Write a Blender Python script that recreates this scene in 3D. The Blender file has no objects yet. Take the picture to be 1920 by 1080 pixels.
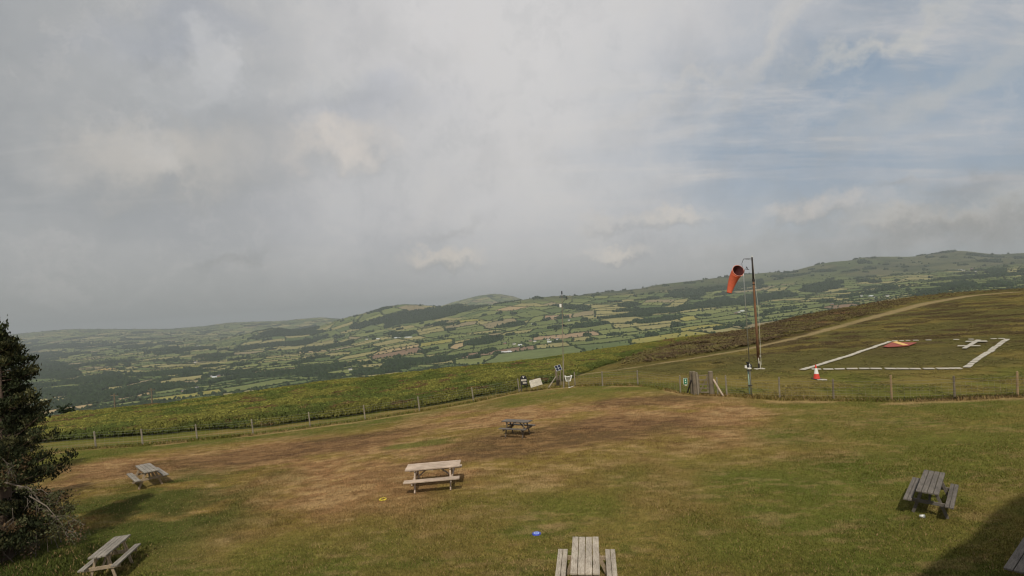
import bpy, math
import numpy as np
from mathutils import Matrix, Vector

# ------------------------------------------------------------------ camera, world, sun, exposure
S = bpy.context.scene
R = math.radians
CAMZ = 6.4
F = 960.0
PITCH, ROLL = math.atan(32 / F), R(-3.6)
M3 = Matrix.Rotation(math.pi / 2 + PITCH, 3, 'X') @ Matrix.Rotation(ROLL, 3, 'Z')
cd = bpy.data.cameras.new('camera'); cam = bpy.data.objects.new('camera', cd)
S.collection.objects.link(cam); S.camera = cam
cam.matrix_world = Matrix.Translation((0, 0, CAMZ)) @ M3.to_4x4()
cd.sensor_width = 36; cd.lens = 18; cd.clip_start = 0.1; cd.clip_end = 80000
S.view_settings.view_transform = 'Standard'; S.view_settings.look = 'None'
S.view_settings.gamma = 1; S.view_settings.exposure = 0.12
S.cycles.use_denoising = True; S.cycles.denoising_prefilter = 'ACCURATE'; S.cycles.filter_width = 1.15
S.cycles.max_bounces = 6; S.cycles.volume_bounces = 0; S.cycles.transparent_max_bounces = 8

SUN_EL, SUN_AZ = 52.0, 3.0            # degrees; the sun stands behind the camera
sd = Vector((0.05, 1.0, -math.tan(R(SUN_EL)))).normalized()
sl = bpy.data.lights.new('sun', 'SUN'); sl.energy = 2.9; sl.angle = R(1.2); sl.color = (1.0, 0.93, 0.80)
so = bpy.data.objects.new('sun', sl); S.collection.objects.link(so)
so.rotation_euler = sd.to_track_quat('-Z', 'Y').to_euler(); so.location = (0, -40, 60)

MN = np.array(M3)
def ray(px, py):
    v = MN @ np.array([(px - 960) / F, (540 - py) / F, -1.0]); return v
def hor(x): return 572.5 - 0.063 * (x - 960)

W = bpy.data.worlds.new('World'); S.world = W; W.use_nodes = True
def build_world():
    nt = W.node_tree; N = nt.nodes; L = nt.links
    for n in list(N): N.remove(n)
    out = N.new('ShaderNodeOutputWorld'); bg = N.new('ShaderNodeBackground'); L.new(bg.outputs[0], out.inputs[0])
    bg.inputs[1].default_value = 0.1
    sky = N.new('ShaderNodeTexSky'); sky.sky_type = 'NISHITA'; sky.sun_disc = False
    sky.sun_elevation = R(SUN_EL); sky.sun_rotation = R(180 + SUN_AZ); sky.altitude = 450; sky.dust_density = 2.0
    tc = N.new('ShaderNodeTexCoord')
    def val(x): n = N.new('ShaderNodeValue'); n.outputs[0].default_value = x; return n.outputs[0]
    def m(op, a, b=None, c=None, clamp=False):
        n = N.new('ShaderNodeMath'); n.operation = op; n.use_clamp = clamp
        for i, q in enumerate((a, b, c)):
            if q is None: continue
            if isinstance(q, (int, float)): n.inputs[i].default_value = q
            else: L.new(q, n.inputs[i])
        return n.outputs[0]
    def vm(op, a, b=None, scale=None):
        n = N.new('ShaderNodeVectorMath'); n.operation = op
        for i, q in enumerate((a, b)):
            if q is None: continue
            if isinstance(q, (tuple, list)): n.inputs[i].default_value = q
            else: L.new(q, n.inputs[i])
        if scale is not None: n.inputs['Scale'].default_value = scale
        return n.outputs['Value'] if op == 'DOT_PRODUCT' else n.outputs[0]
    def noise(vec, sc, det=5, rough=0.55, dist=0.0, color=False):
        n = N.new('ShaderNodeTexNoise'); n.inputs['Scale'].default_value = sc; n.inputs['Detail'].default_value = det
        n.inputs['Roughness'].default_value = rough; n.inputs['Distortion'].default_value = dist
        L.new(vec, n.inputs['Vector']); return n.outputs['Color' if color else 'Fac']
    def mix(f, a, b):
        n = N.new('ShaderNodeMix'); n.data_type = 'RGBA'
        if isinstance(f, float): n.inputs[0].default_value = f
        else: L.new(f, n.inputs[0])
        for i, q in ((6, a), (7, b)):
            if isinstance(q, tuple): n.inputs[i].default_value = q + (1,)
            else: L.new(q, n.inputs[i])
        return n.outputs[2]
    def ss(x, a, b):
        n = N.new('ShaderNodeMapRange'); n.interpolation_type = 'SMOOTHSTEP'
        L.new(x, n.inputs[0]); n.inputs[1].default_value = a; n.inputs[2].default_value = b
        return n.outputs[0]
    d = tc.outputs['Generated']
    sep = N.new('ShaderNodeSeparateXYZ'); L.new(d, sep.inputs[0])
    z = m('MAXIMUM', sep.outputs[2], 0.0)
    inv = m('DIVIDE', 1.0, m('ADD', z, 0.10))
    cv = N.new('ShaderNodeCombineXYZ')
    L.new(m('MULTIPLY', sep.outputs[0], inv), cv.inputs[0]); L.new(m('MULTIPLY', sep.outputs[1], inv), cv.inputs[1])
    plane = cv.outputs[0]
    # small turbulent warp of the direction, so that the cloud masses have ragged rims
    wn = noise(d, 7.0, 7, 0.62, color=True)
    wd = vm('ADD', d, vm('SCALE', vm('SUBTRACT', wn, (0.5, 0.5, 0.5)), scale=0.30))
    wn3 = noise(d, 22.0, 5, 0.6, color=True)
    wds = vm('ADD', d, vm('SCALE', vm('SUBTRACT', wn3, (0.5, 0.5, 0.5)), scale=0.10))
    wdm = vm('ADD', wds, vm('SCALE', vm('SUBTRACT', wn, (0.5, 0.5, 0.5)), scale=0.17))
    wn2 = noise(d, 3.0, 5, 0.6, color=True)
    wd2 = vm('ADD', d, vm('SCALE', vm('SUBTRACT', wn2, (0.5, 0.5, 0.5)), scale=0.35))
    def blob(px, py, rx, ry, dirv=wd, a=1.0, b=0.35, rot=0.0):
        # an elliptical mass of cloud round one compass direction; rx, ry are angular sizes (radians * 960)
        c = ray(px, py); c = c / np.linalg.norm(c)
        up = np.array([0, 0, 1.0]); t = np.cross(c, up); t /= np.linalg.norm(t); u = np.cross(t, c)
        cr, sr = math.cos(rot), math.sin(rot); t, u = t * cr + u * sr, u * cr - t * sr
        k = F
        dx = vm('DOT_PRODUCT', dirv, tuple(t * k / rx)); dy = vm('DOT_PRODUCT', dirv, tuple(u * k / ry))
        fr = vm('DOT_PRODUCT', dirv, tuple(c))
        r2 = m('SQRT', m('ADD', m('MULTIPLY', dx, dx), m('MULTIPLY', dy, dy)))
        return m('MULTIPLY', ss(r2, a, b), m('GREATER_THAN', fr, 0.0))
    # high veil of grey cloud over a blue sky
    n1 = noise(plane, 0.55, 8, 0.6, 0.4)
    n2 = noise(d, 2.2, 6, 0.55)
    st = N.new('ShaderNodeMapping'); L.new(plane, st.inputs[0]); st.inputs['Scale'].default_value = (0.42, 1.4, 1); st.inputs['Rotation'].default_value = (0, 0, R(28))
    n3 = noise(st.outputs[0], 0.9, 9, 0.62, 0.6)
    n4 = noise(st.outputs[0], 2.6, 7, 0.6, 0.4)
    base = mix(n2, (4.0, 4.15, 4.5), (4.6, 4.6, 4.75))
    base = mix(m('MULTIPLY', ss(n1, 0.35, 0.7), 0.6), base, (5.2, 5.1, 5.1))
    col = base
    def over(mask, amount, color):
        nonlocal col
        col = mix(m('MULTIPLY', mask, amount), col, color)
    gapn = m('MAXIMUM', ss(n3, 0.64, 0.46), m('MULTIPLY', ss(n4, 0.62, 0.45), 0.7))
    gap = m('MULTIPLY', gapn, blob(1850, 130, 680, 360, wd2, 1.0, 0.1), clamp=True)
    blue = mix(0.7, sky.outputs[0], (2.3, 3.1, 3.9))
    over(blob(960, 60, 640, 380, wd2, 1.0, 0.0), 0.65, (7.0, 6.8, 6.7))
    over(blob(1100, 330, 620, 320, wd2, 1.0, 0.0), 0.5, (6.2, 6.05, 5.9))
    over(blob(-150, 420, 760, 900, wd2, 1.0, 0.1), 0.65, (2.85, 2.98, 3.0))
    over(blob(0, 60, 520, 340, wd2, 1.0, 0.1), 0.40, (2.8, 2.95, 3.1))
    over(blob(330, 60, 200, 40, wd2, 1.0, 0.0, 0.1), 0.5, (3.0, 3.25, 3.9))
    over(blob(720, 190, 170, 60, wd2, 1.0, 0.0), 0.4, (3.9, 4.2, 4.9))
    col = mix(m('MULTIPLY', gap, 0.95), col, blue)
    over(blob(1700, 280, 340, 150, wd2, 1.0, 0.0, 0.25), 0.45, (3.1, 3.7, 4.5))
    # wispy streaks
    over(m('MULTIPLY', ss(n3, 0.50, 0.72), ss(sep.outputs[2], 0.03, 0.25)), 0.32, (5.6, 5.5, 5.35))
    over(m('MULTIPLY', ss(n4, 0.52, 0.75), ss(sep.outputs[2], 0.05, 0.25)), 0.22, (5.4, 5.3, 5.1))
    # grey murk towards the horizon
    over(ss(sep.outputs[2], 0.20, 0.0), 0.55, (4.0, 3.95, 3.7))
    over(m('MULTIPLY', ss(sep.outputs[2], 0.14, 0.0), blob(250, 600, 760, 300, wd2, 1.0, 0.0)), 0.6, (2.3, 2.42, 2.35))
    det = noise(d, 14.0, 7, 0.62)
    det2 = noise(d, 5.0, 6, 0.6)
    def cumulus(px, py, rx, ry, amt, tint=(5.9, 5.6, 5.2), shade=(3.2, 3.25, 3.3), rot=0.0, samt=0.45):
        wd = wds if ry < 40 else wdm
        over(blob(px + rx * 0.1, py + ry * 0.65, rx * 1.3, ry * 0.9, wd, 1.0, 0.0, rot), samt, shade)
        mk = blob(px, py - ry * 0.2, rx * 1.25, ry * 1.25, wd, 1.0, 0.15, rot)
        over(m('MULTIPLY', mk, ss(det, 0.15, 0.60)), amt, tint)
    cumulus(360, 165, 140, 85, 0.35, (5.0, 5.1, 5.2), (3.0, 3.15, 3.3))
    over(blob(398, 112, 50, 62, wdm, 1.0, 0.35), 0.42, (5.4, 5.4, 5.5))
    over(blob(310, 150, 90, 48, wdm, 1.0, 0.3), 0.32, (5.0, 5.0, 5.0))
    over(blob(436, 115, 28, 28, wds, 1.0, 0.4), 0.3, (5.4, 5.4, 5.5))
    cumulus(310, 300, 175, 62, 0.70, (5.3, 5.0, 4.6), (3.1, 3.15, 3.1), 0.2)
    cumulus(640, 285, 100, 50, 0.75, (6.2, 5.7, 5.2), (3.7, 3.75, 3.8))
    cumulus(590, 170, 120, 30, 0.4, (5.2, 5.2, 5.15), (3.6, 3.7, 3.9), 0.2)
    cumulus(830, 488, 85, 20, 0.85, (6.4, 5.8, 5.1), (3.2, 3.2, 3.1))
    cumulus(1130, 422, 50, 20, 0.5, (5.4, 5.05, 4.6))
    cumulus(1250, 408, 90, 20, 0.75, (6.2, 5.7, 5.1))
    cumulus(1150, 478, 70, 14, 0.85, (6.4, 5.9, 5.3))
    cumulus(1540, 392, 90, 22, 0.8, (6.0, 5.5, 5.0), (3.1, 3.1, 3.05))
    over(blob(1690, 340, 60, 16, wds, 1.0, 0.0), 0.5, (3.1, 3.15, 3.2))
    over(blob(1810, 352, 110, 26, wds, 1.0, 0.0), 0.55, (3.0, 3.05, 3.1))
    over(blob(1810, 436, 270, 50, wdm, 1.0, 0.0), 0.7, (2.5, 2.5, 2.4))
    cumulus(1650, 412, 60, 18, 0.55, (5.0, 4.7, 4.2), (2.4, 2.4, 2.35))
    cumulus(1770, 402, 80, 16, 0.45, (4.8, 4.5, 4.1), (2.4, 2.4, 2.35))
    cumulus(1870, 392, 70, 26, 0.45, (4.6, 4.4, 4.0), (2.4, 2.4, 2.35))
    over(blob(425, 490, 100, 18, wds, 1.0, 0.0, 0.35), 0.5, (2.7, 2.75, 2.7))
    over(blob(860, 430, 110, 20, wds, 1.0, 0.0, 0.3), 0.35, (3.3, 3.3, 3.3))
    over(blob(1430, 440, 200, 30, wd, 1.0, 0.0, 0.1), 0.35, (3.3, 3.3, 3.2))
    over(blob(1480, 60, 220, 34, wdm, 1.0, 0.0, 0.6), 0.5, (5.6, 5.4, 5.1))
    over(blob(1640, 82, 170, 26, wdm, 1.0, 0.0, 0.2), 0.65, (5.3, 5.2, 4.9))
    over(blob(1780, 170, 220, 40, wdm, 1.0, 0.0, 0.3), 0.45, (4.8, 4.8, 4.6))
    over(blob(1290, 165, 190, 26, wdm, 1.0, 0.0, 0.3), 0.45, (5.7, 5.5, 5.2))
    det3 = noise(wds, 9.0, 8, 0.65, 0.5)
    over(m('MULTIPLY', ss(det3, 0.50, 0.68), ss(sep.outputs[2], 0.0, 0.06)), 0.20, (6.0, 5.75, 5.5))
    over(m('MULTIPLY', ss(det3, 0.50, 0.34), ss(sep.outputs[2], 0.0, 0.06)), 0.16, (3.0, 3.2, 3.4))
    over(m('MULTIPLY', ss(det2, 0.45, 0.62), ss(sep.outputs[2], 0.0, 0.1)), 0.14, (5.6, 5.6, 5.5))
    over(m('MULTIPLY', ss(det2, 0.52, 0.36), ss(sep.outputs[2], 0.0, 0.1)), 0.16, (2.8, 2.95, 3.1))
    L.new(col, bg.inputs[0])
build_world()

# ------------------------------------------------------------------ numpy noise
def _h(ix, iy, s=0):
    a = (ix.astype(np.int64) * 374761393 + iy.astype(np.int64) * 668265263 + s * 1442695041) & 0xffffffff
    a = ((a ^ (a >> 13)) * 1274126177) & 0xffffffff
    a = a ^ (a >> 16)
    return (a & 0xffffff) / float(0x1000000)
def vn(x, y, s=0):
    ix, iy = np.floor(x), np.floor(y); fx, fy = x - ix, y - iy
    fx = fx * fx * (3 - 2 * fx); fy = fy * fy * (3 - 2 * fy)
    a, b, c, d = _h(ix, iy, s), _h(ix + 1, iy, s), _h(ix, iy + 1, s), _h(ix + 1, iy + 1, s)
    return (a * (1 - fx) + b * fx) * (1 - fy) + (c * (1 - fx) + d * fx) * fy
def fbm(x, y, sc, o=4, s=0, g=0.5):
    t, am, k = 0, 1, 0
    for i in range(o):
        t = t + am * vn(x / sc * 2 ** i + 17.3 * i, y / sc * 2 ** i - 9.1 * i, s + i); k += am; am *= g
    return t / k
rng = np.random.default_rng(7)
def sst(x, a, b):
    t = np.clip((x - a) / (b - a), 0, 1); return t * t * (3 - 2 * t)

# ------------------------------------------------------------------ terrain heights
def P(px, py, D):
    v = ray(px, py); return np.array([0, 0, CAMZ]) + v * D
SK = np.array([[-500, 800, 60], [0, 790, 62], [200, 768, 64], [300, 757, 66], [480, 733, 70], [580, 719, 73], [719, 705, 74], [813, 694, 76], [960, 679, 78],
      [1053, 666, 82], [1159, 652, 85], [1253, 638, 90], [1400, 619, 95], [1480, 597, 110], [1590, 577, 125], [1710, 556, 150],
      [1795, 548, 150], [1920, 542, 150], [2300, 520, 150]], float)
BASEH = 0.55   # the bracken stands this much above the ground on the left skyline
ctl = [(1100, 1075, 12), (815, 920, 17.5), (975, 812, 25.5), (280, 912, 22), (215, 1075, 14), (1740, 958, 14.5), (1900, 1075, 11.2), (10, 1060, 14.6),
       (180, 840, 34), (370, 825, 37), (685, 787, 39), (972, 735, 43), (1130, 722, 40), (1330, 738, 34), (1462, 747, 31), (1672, 750, 28.5),
       (1790, 747, 28), (1908, 742, 27.5), (1423, 690, 45), (1510, 694, 42), (1808, 692, 38), (1663, 641, 58), (1890, 636, 53)]
cp = [P(*c) for c in ctl]
for a, b, c in SK:
    p = P(a, b, c); p[2] -= BASEH * (1 - sst(np.array(a), 1000., 1400.)); cp.append(p)
cp += [np.array(q, float) for q in [(0, 0, 0), (0, -30, 0), (-30, -10, -.2), (30, -10, -.2), (-25, 8, -.3), (25, 8, 0), (60, 10, -.2), (-60, 10, -2), (0, -80, 0), (80, -60, 0), (-80, -60, -2), (120, 40, 0)]]
cp = np.array(cp)
def tps(r2): return np.where(r2 > 1e-9, r2 * np.log(np.maximum(r2, 1e-9)), 0)
n_ = len(cp); XY = cp[:, :2] / 50
K = tps(((XY[:, None] - XY[None]) ** 2).sum(-1)) + np.eye(n_) * 0.02
A = np.zeros((n_ + 3, n_ + 3)); A[:n_, :n_] = K; A[:n_, n_] = 1; A[:n_, n_ + 1:] = XY; A[n_, :n_] = 1; A[n_ + 1:, :n_] = XY.T
sol = np.linalg.solve(A, np.concatenate([cp[:, 2], [0, 0, 0]]))
def znear(x, y):
    x, y = np.asarray(x, float), np.asarray(y, float); shp = x.shape
    xf, yf = x.ravel() / 50, y.ravel() / 50; out = np.full(xf.shape, sol[n_]) + sol[n_ + 1] * xf + sol[n_ + 2] * yf
    for i in range(n_): out += sol[i] * tps((xf - XY[i, 0]) ** 2 + (yf - XY[i, 1]) ** 2)
    return out.reshape(shp)
# far terrain: heights at a set of distances, along 'columns' of azimuth; each row gives where that ring of land rises to
XS = np.arange(-500, 2401, 20.)
def crv(*pts):
    p = np.array(pts, float); return np.interp(XS, p[:, 0], p[:, 1])
def zy(c, D): return CAMZ - (c - hor(XS)) / F * D
rings = [
 (900, crv((0, -200), (1000, -185), (1400, -140), (1920, -95))),
 (1700, crv((0, -268), (1000, -250), (1400, -185), (1600, -140), (1920, -80))),
 (2600, zy(crv((-500, 760), (0, 733), (200, 720), (400, 708), (600, 692), (800, 675), (1000, 650), (1200, 625), (1400, 601), (1600, 573), (1700, 555), (1800, 540), (1920, 530)), 2600)),
 (3600, zy(crv((-500, 735), (0, 704), (200, 692), (400, 680), (600, 667), (800, 640), (1000, 613), (1200, 590), (1400, 570), (1600, 545), (1700, 525), (1800, 518), (1920, 506)), 3600)),
 (4600, zy(crv((-500, 718), (0, 687), (200, 675), (400, 662), (600, 650), (800, 612), (900, 595), (1000, 578), (1200, 565), (1400, 545), (1600, 525), (1700, 512), (1800, 504), (1920, 492)), 4600)),
 (5300, zy(crv((-500, 710), (0, 680), (400, 652), (600, 638), (800, 598), (900, 578), (960, 569), (1000, 560), (1053, 554), (1153, 553), (1200, 552), (1300, 544), (1400, 532), (1500, 520), (1600, 507), (1700, 500), (1800, 492), (1920, 486)), 5300)),
 (6500, zy(crv((-500, 700), (0, 668), (200, 655), (400, 640), (480, 622), (521, 616), (550, 622), (600, 612), (641, 598), (697, 583), (724, 575), (758, 570), (785, 571), (819, 574), (855, 569), (891, 573), (940, 580), (1000, 575), (1100, 551), (1187, 543), (1212, 541), (1225, 535), (1292, 529), (1348, 522), (1400, 516), (1440, 513), (1480, 511), (1552, 493), (1606, 487), (1615, 483), (1656, 481.5), (1710, 482.5), (1754, 477), (1804, 471), (1873, 479), (1920, 476), (2050, 480)), 6500)),
 (8000, zy(crv((-500, 680), (0, 650), (200, 640), (400, 632), (550, 632), (641, 622), (800, 612), (1000, 600), (1200, 570), (1500, 540), (1900, 510)), 8000)),
 (11000, zy(crv((-500, 650), (0, 629), (60, 624), (127, 618), (311, 618), (385, 612), (421, 606), (480, 604), (521, 603), (569, 598), (600, 596), (640, 599), (700, 604), (800, 590), (822, 574), (874, 560), (900, 554), (925, 551), (950, 553), (973, 560), (1000, 570), (1100, 575), (1920, 520)), 11000)),
 (15000, np.full(XS.shape, -160.)), (26000, np.full(XS.shape, -220.))]
zs_sk = None
RD = np.array([0.0] + [r[0] for r in rings]); RZ = np.array([r[1] for r in rings])
# smooth each ring a little along azimuth
def interp_cols(px, row): return np.interp(px, XS, row)
def terrain(x, y):
    x, y = np.asarray(x, float), np.asarray(y, float)
    r = np.hypot(x, y); az = np.arctan2(x, y)
    azc = np.clip(az, -R(56), R(56))
    px = np.clip(960 + F * np.tan(azc), -480, 2380)
    D = r * np.cos(azc)
    Ds = np.interp(px, SK[:, 0], SK[:, 2])
    t = np.minimum(1, Ds / np.maximum(D, 1e-6))
    zn = znear(x * t, y * t)
    zn = zn - 0.012 * np.clip(D - Ds + 14, 0, 14) ** 2 * 0
    z = zn.copy()
    prevD, prevZ = Ds, zn
    far = D > Ds
    for i, (Dk, _) in enumerate(rings):
        zk = interp_cols(px, RZ[i])
        f = np.clip((D - prevD) / (Dk - prevD), 0, 1)
        fs = f if i == 0 else f * f * (3 - 2 * f) * 0.75 + f * 0.25
        z = np.where(far & (D > prevD), prevZ + (zk - prevZ) * fs, z)
        prevD, prevZ = np.full_like(D, Dk), zk
    w = sst(D, 900, 2200)
    z = z + w * (fbm(x, y, 900, 4, 31) - .5) * np.interp(D, [1500, 3500, 11000], [18, 46, 34]) * np.interp(px, [0, 600, 900], [.35, .45, 1])
    # small lumps in the near turf
    nr = sst(D, 140, 60)
    z = z + nr * ((fbm(x, y, 3.0, 3, 5) - .5) * 0.10)
    return z
def zt(x, y): return float(terrain(np.array([x]), np.array([y]))[0])
def at(px, py, h=0.0, dmax=400):
    """the point of the land (raised by h) seen in a direction"""
    v = ray(px, py); D = np.concatenate([np.linspace(6, 200, 1500), np.geomspace(201, 20000, 1500)])
    if dmax > 1000: D = D[900:]
    X, Y, Z = v[0] * D, v[1] * D, CAMZ + v[2] * D
    T = terrain(X, Y) + h
    k = np.argmax(Z < T)
    if Z[k] >= T[k]: return None
    a, b = D[k - 1], D[k]; fa, fb = Z[k - 1] - T[k - 1], Z[k] - T[k]
    d = a + (b - a) * fa / (fa - fb)
    return np.array([v[0] * d, v[1] * d, CAMZ + v[2] * d])
def atD(px, py, D): return P(px, py, D)

# ------------------------------------------------------------------ mesh helpers
COL = S.collection
def new_obj(name, me, mat=None, parent=None):
    o = bpy.data.objects.new(name, me); COL.objects.link(o)
    if mat is not None and me is not None and not me.materials:
        me.materials.append(mat)
    if parent is not None: o.parent = parent
    return o
def mesh_np(name, V, Fc, col=None, smooth=False):
    """V (n,3); Fc (m,k) faces all of k corners"""
    me = bpy.data.meshes.new(name); V = np.ascontiguousarray(V, np.float32); Fc = np.ascontiguousarray(Fc, np.int32)
    me.vertices.add(len(V)); me.vertices.foreach_set('co', V.ravel())
    m_, k = Fc.shape
    me.loops.add(m_ * k); me.loops.foreach_set('vertex_index', Fc.ravel())
    me.polygons.add(m_); me.polygons.foreach_set('loop_start', np.arange(0, m_ * k, k, dtype=np.int32))
    if smooth: me.polygons.foreach_set('use_smooth', np.ones(m_, bool))
    me.update(calc_edges=True)
    if col is not None:
        ca = me.color_attributes.new('col', 'FLOAT_COLOR', 'POINT')
        c4 = np.ones((len(V), 4), np.float32); c4[:, :3] = col; ca.data.foreach_set('color', c4.ravel())
    return me
class MB:
    def __init__(s): s.v = []; s.f = []; s.mi = []; s.m = 0
    def box(s, c, size, mat=None, bev=0.0):
        """box centred at c; mat a 3x3 of axes columns"""
        hx, hy, hz = [q / 2 for q in size]; A = np.eye(3) if mat is None else np.array(mat, float)
        b = len(s.v); c = np.array(c, float)
        b_ = min(bev, hx * .4, hy * .4, hz * .4)
        if b_ <= 0:
            for x in (-1, 1):
                for y in (-1, 1):
                    for z in (-1, 1): s.v.append(c + A @ np.array([x * hx, y * hy, z * hz]))
            for q in [(0, 1, 3, 2), (4, 6, 7, 5), (0, 4, 5, 1), (2, 3, 7, 6), (0, 2, 6, 4), (1, 5, 7, 3)]:
                s.f.append(tuple(b + i for i in q)); s.mi.append(s.m)
        else:
            idx = {}
            for x in (-1, 1):
                for y in (-1, 1):
                    for z in (-1, 1):
                        for ax in range(3):
                            q = np.array([x * (hx - b_), y * (hy - b_), z * (hz - b_)]); q[ax] = (x, y, z)[ax] * (hx, hy, hz)[ax]
                            idx[(x, y, z, ax)] = len(s.v); s.v.append(c + A @ q)
            def addf(*k): s.f.append(tuple(idx[i] for i in k)); s.mi.append(s.m)
            for sg in (-1, 1):
                o = [(-1, -1), (1, -1), (1, 1), (-1, 1)]; o = o if sg > 0 else o[::-1]
                addf(*[(sg, a, c2, 0) for a, c2 in o]); addf(*[(c2, sg, a, 1) for a, c2 in o]); addf(*[(a, c2, sg, 2) for a, c2 in o])
            for a in (-1, 1):
                for c2 in (-1, 1):
                    q = [(a, c2, -1, 0), (a, c2, -1, 1), (a, c2, 1, 1), (a, c2, 1, 0)]; addf(*(q if a * c2 > 0 else q[::-1]))
                    q = [(-1, a, c2, 1), (-1, a, c2, 2), (1, a, c2, 2), (1, a, c2, 1)]; addf(*(q if a * c2 > 0 else q[::-1]))
                    q = [(c2, -1, a, 2), (c2, -1, a, 0), (c2, 1, a, 0), (c2, 1, a, 2)]; addf(*(q if a * c2 > 0 else q[::-1]))
            for x in (-1, 1):
                for y in (-1, 1):
                    for z in (-1, 1):
                        q = [(x, y, z, 0), (x, y, z, 1), (x, y, z, 2)]; addf(*(q if x * y * z > 0 else q[::-1]))
        return s
    def beam(s, a, b, w, h, up=(0, 0, 1), bev=0.0):
        a, b = np.array(a, float), np.array(b, float); d = b - a; L = np.linalg.norm(d); d /= L
        u = np.array(up, float)
        if abs(d @ u) > .97: u = np.array([1., 0, 0])
        x = np.cross(u, d); x /= np.linalg.norm(x); z = np.cross(d, x)
        return s.box((a + b) / 2, (w, L, h), np.column_stack([x, d, z]), bev)
    def tube(s, pts, rad, n=8, cap=True):
        pts = [np.array(p, float) for p in pts]; rad = [rad] * len(pts) if np.isscalar(rad) else list(rad)
        b = len(s.v); pu = None
        for i, p in enumerate(pts):
            d = pts[min(i + 1, len(pts) - 1)] - pts[max(i - 1, 0)]; d = d / np.linalg.norm(d)
            if pu is None: pu = np.array([1., 0, 0]) if abs(d[0]) < .9 else np.array([0, 1., 0])
            u = pu - d * (pu @ d); u /= np.linalg.norm(u); w = np.cross(d, u); pu = u
            for k in range(n):
                t = 2 * math.pi * k / n; s.v.append(p + rad[i] * (u * math.cos(t) + w * math.sin(t)))
        for i in range(len(pts) - 1):
            for k in range(n):
                k2 = (k + 1) % n
                s.f.append((b + i * n + k, b + i * n + k2, b + (i + 1) * n + k2, b + (i + 1) * n + k)); s.mi.append(s.m)
        if cap:
            s.f.append(tuple(b + k for k in range(n))[::-1]); s.mi.append(s.m)
            e = b + (len(pts) - 1) * n; s.f.append(tuple(e + k for k in range(n))); s.mi.append(s.m)
        return s
    def lathe(s, prof, n=24, c=(0, 0, 0)):
        b = len(s.v); c = np.array(c, float)
        for r, z in prof:
            for k in range(n):
                t = 2 * math.pi * k / n; s.v.append(c + np.array([r * math.cos(t), r * math.sin(t), z]))
        for i in range(len(prof) - 1):
            for k in range(n):
                k2 = (k + 1) % n
                s.f.append((b + i * n + k, b + i * n + k2, b + (i + 1) * n + k2, b + (i + 1) * n + k)); s.mi.append(s.m)
        return s
    def poly(s, pts, th, nrm):
        """flat slab from an outline"""
        nrm = np.array(nrm, float); n = len(pts); b = len(s.v)
        for o in (0.5, -0.5):
            for p in pts: s.v.append(np.array(p, float) + nrm * th * o)
        s.f.append(tuple(range(b, b + n))); s.mi.append(s.m); s.f.append(tuple(range(b + n, b + 2 * n))[::-1]); s.mi.append(s.m)
        for k in range(n):
            k2 = (k + 1) % n; s.f.append((b + k, b + n + k, b + n + k2, b + k2)); s.mi.append(s.m)
        return s
    def build(s, name, mat, parent=None, smooth=False):
        me = bpy.data.meshes.new(name); me.from_pydata([tuple(v) for v in s.v], [], s.f)
        for m_ in (mat if isinstance(mat, (list, tuple)) else [mat]): me.materials.append(m_)
        if s.m or any(s.mi): me.polygons.foreach_set('material_index', s.mi)
        if smooth: me.polygons.foreach_set('use_smooth', [True] * len(me.polygons))
        me.update(); o = bpy.data.objects.new(name, me); COL.objects.link(o)
        if parent is not None: o.parent = parent
        return o
def tag(o, label=None, cat=None, group=None, kind=None):
    if label: o['label'] = label
    if cat: o['category'] = cat
    if group: o['group'] = group
    if kind: o['kind'] = kind
    return o
def empty(name, loc, rz=0.0):
    o = bpy.data.objects.new(name, None); COL.objects.link(o); o.empty_display_size = .2
    o.location = loc; o.rotation_euler = (0, 0, rz); return o
def copy_tree(o, parent=None):
    c = o.copy(); COL.objects.link(c); c.parent = parent
    for ch in [q for q in bpy.data.objects if q.parent == o]: copy_tree(ch, c)
    return c

# ------------------------------------------------------------------ materials
def mat_plain(name, col, rough=0.7, metal=0.0, nscale=20, namp=0.25, bump=0.0, bscale=60, twoside=False, stretch=None, trans=0.0):
    m = bpy.data.materials.new(name); m.use_nodes = True; nt = m.node_tree; N, L = nt.nodes, nt.links
    b = N['Principled BSDF']; b.inputs['Roughness'].default_value = rough; b.inputs['Metallic'].default_value = metal
    tc = N.new('ShaderNodeTexCoord'); mp = N.new('ShaderNodeMapping'); L.new(tc.outputs['Object'], mp.inputs[0])
    if stretch: mp.inputs['Scale'].default_value = stretch
    n = N.new('ShaderNodeTexNoise'); n.inputs['Scale'].default_value = nscale; n.inputs['Detail'].default_value = 5; L.new(mp.outputs[0], n.inputs['Vector'])
    r = N.new('ShaderNodeMapRange'); L.new(n.outputs[0], r.inputs[0]); r.inputs[1].default_value = .3; r.inputs[2].default_value = .7
    r.inputs[3].default_value = 1 - namp; r.inputs[4].default_value = 1 + namp
    mx = N.new('ShaderNodeVectorMath'); mx.operation = 'SCALE'; mx.inputs[0].default_value = col; L.new(r.outputs[0], mx.inputs['Scale'])
    L.new(mx.outputs[0], b.inputs['Base Color'])
    if bump:
        n2 = N.new('ShaderNodeTexNoise'); n2.inputs['Scale'].default_value = bscale; L.new(mp.outputs[0], n2.inputs['Vector'])
        bm = N.new('ShaderNodeBump'); bm.inputs['Strength'].default_value = bump; bm.inputs['Distance'].default_value = .01
        L.new(n2.outputs[0], bm.inputs['Height']); L.new(bm.outputs[0], b.inputs['Normal'])
    return m
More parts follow.
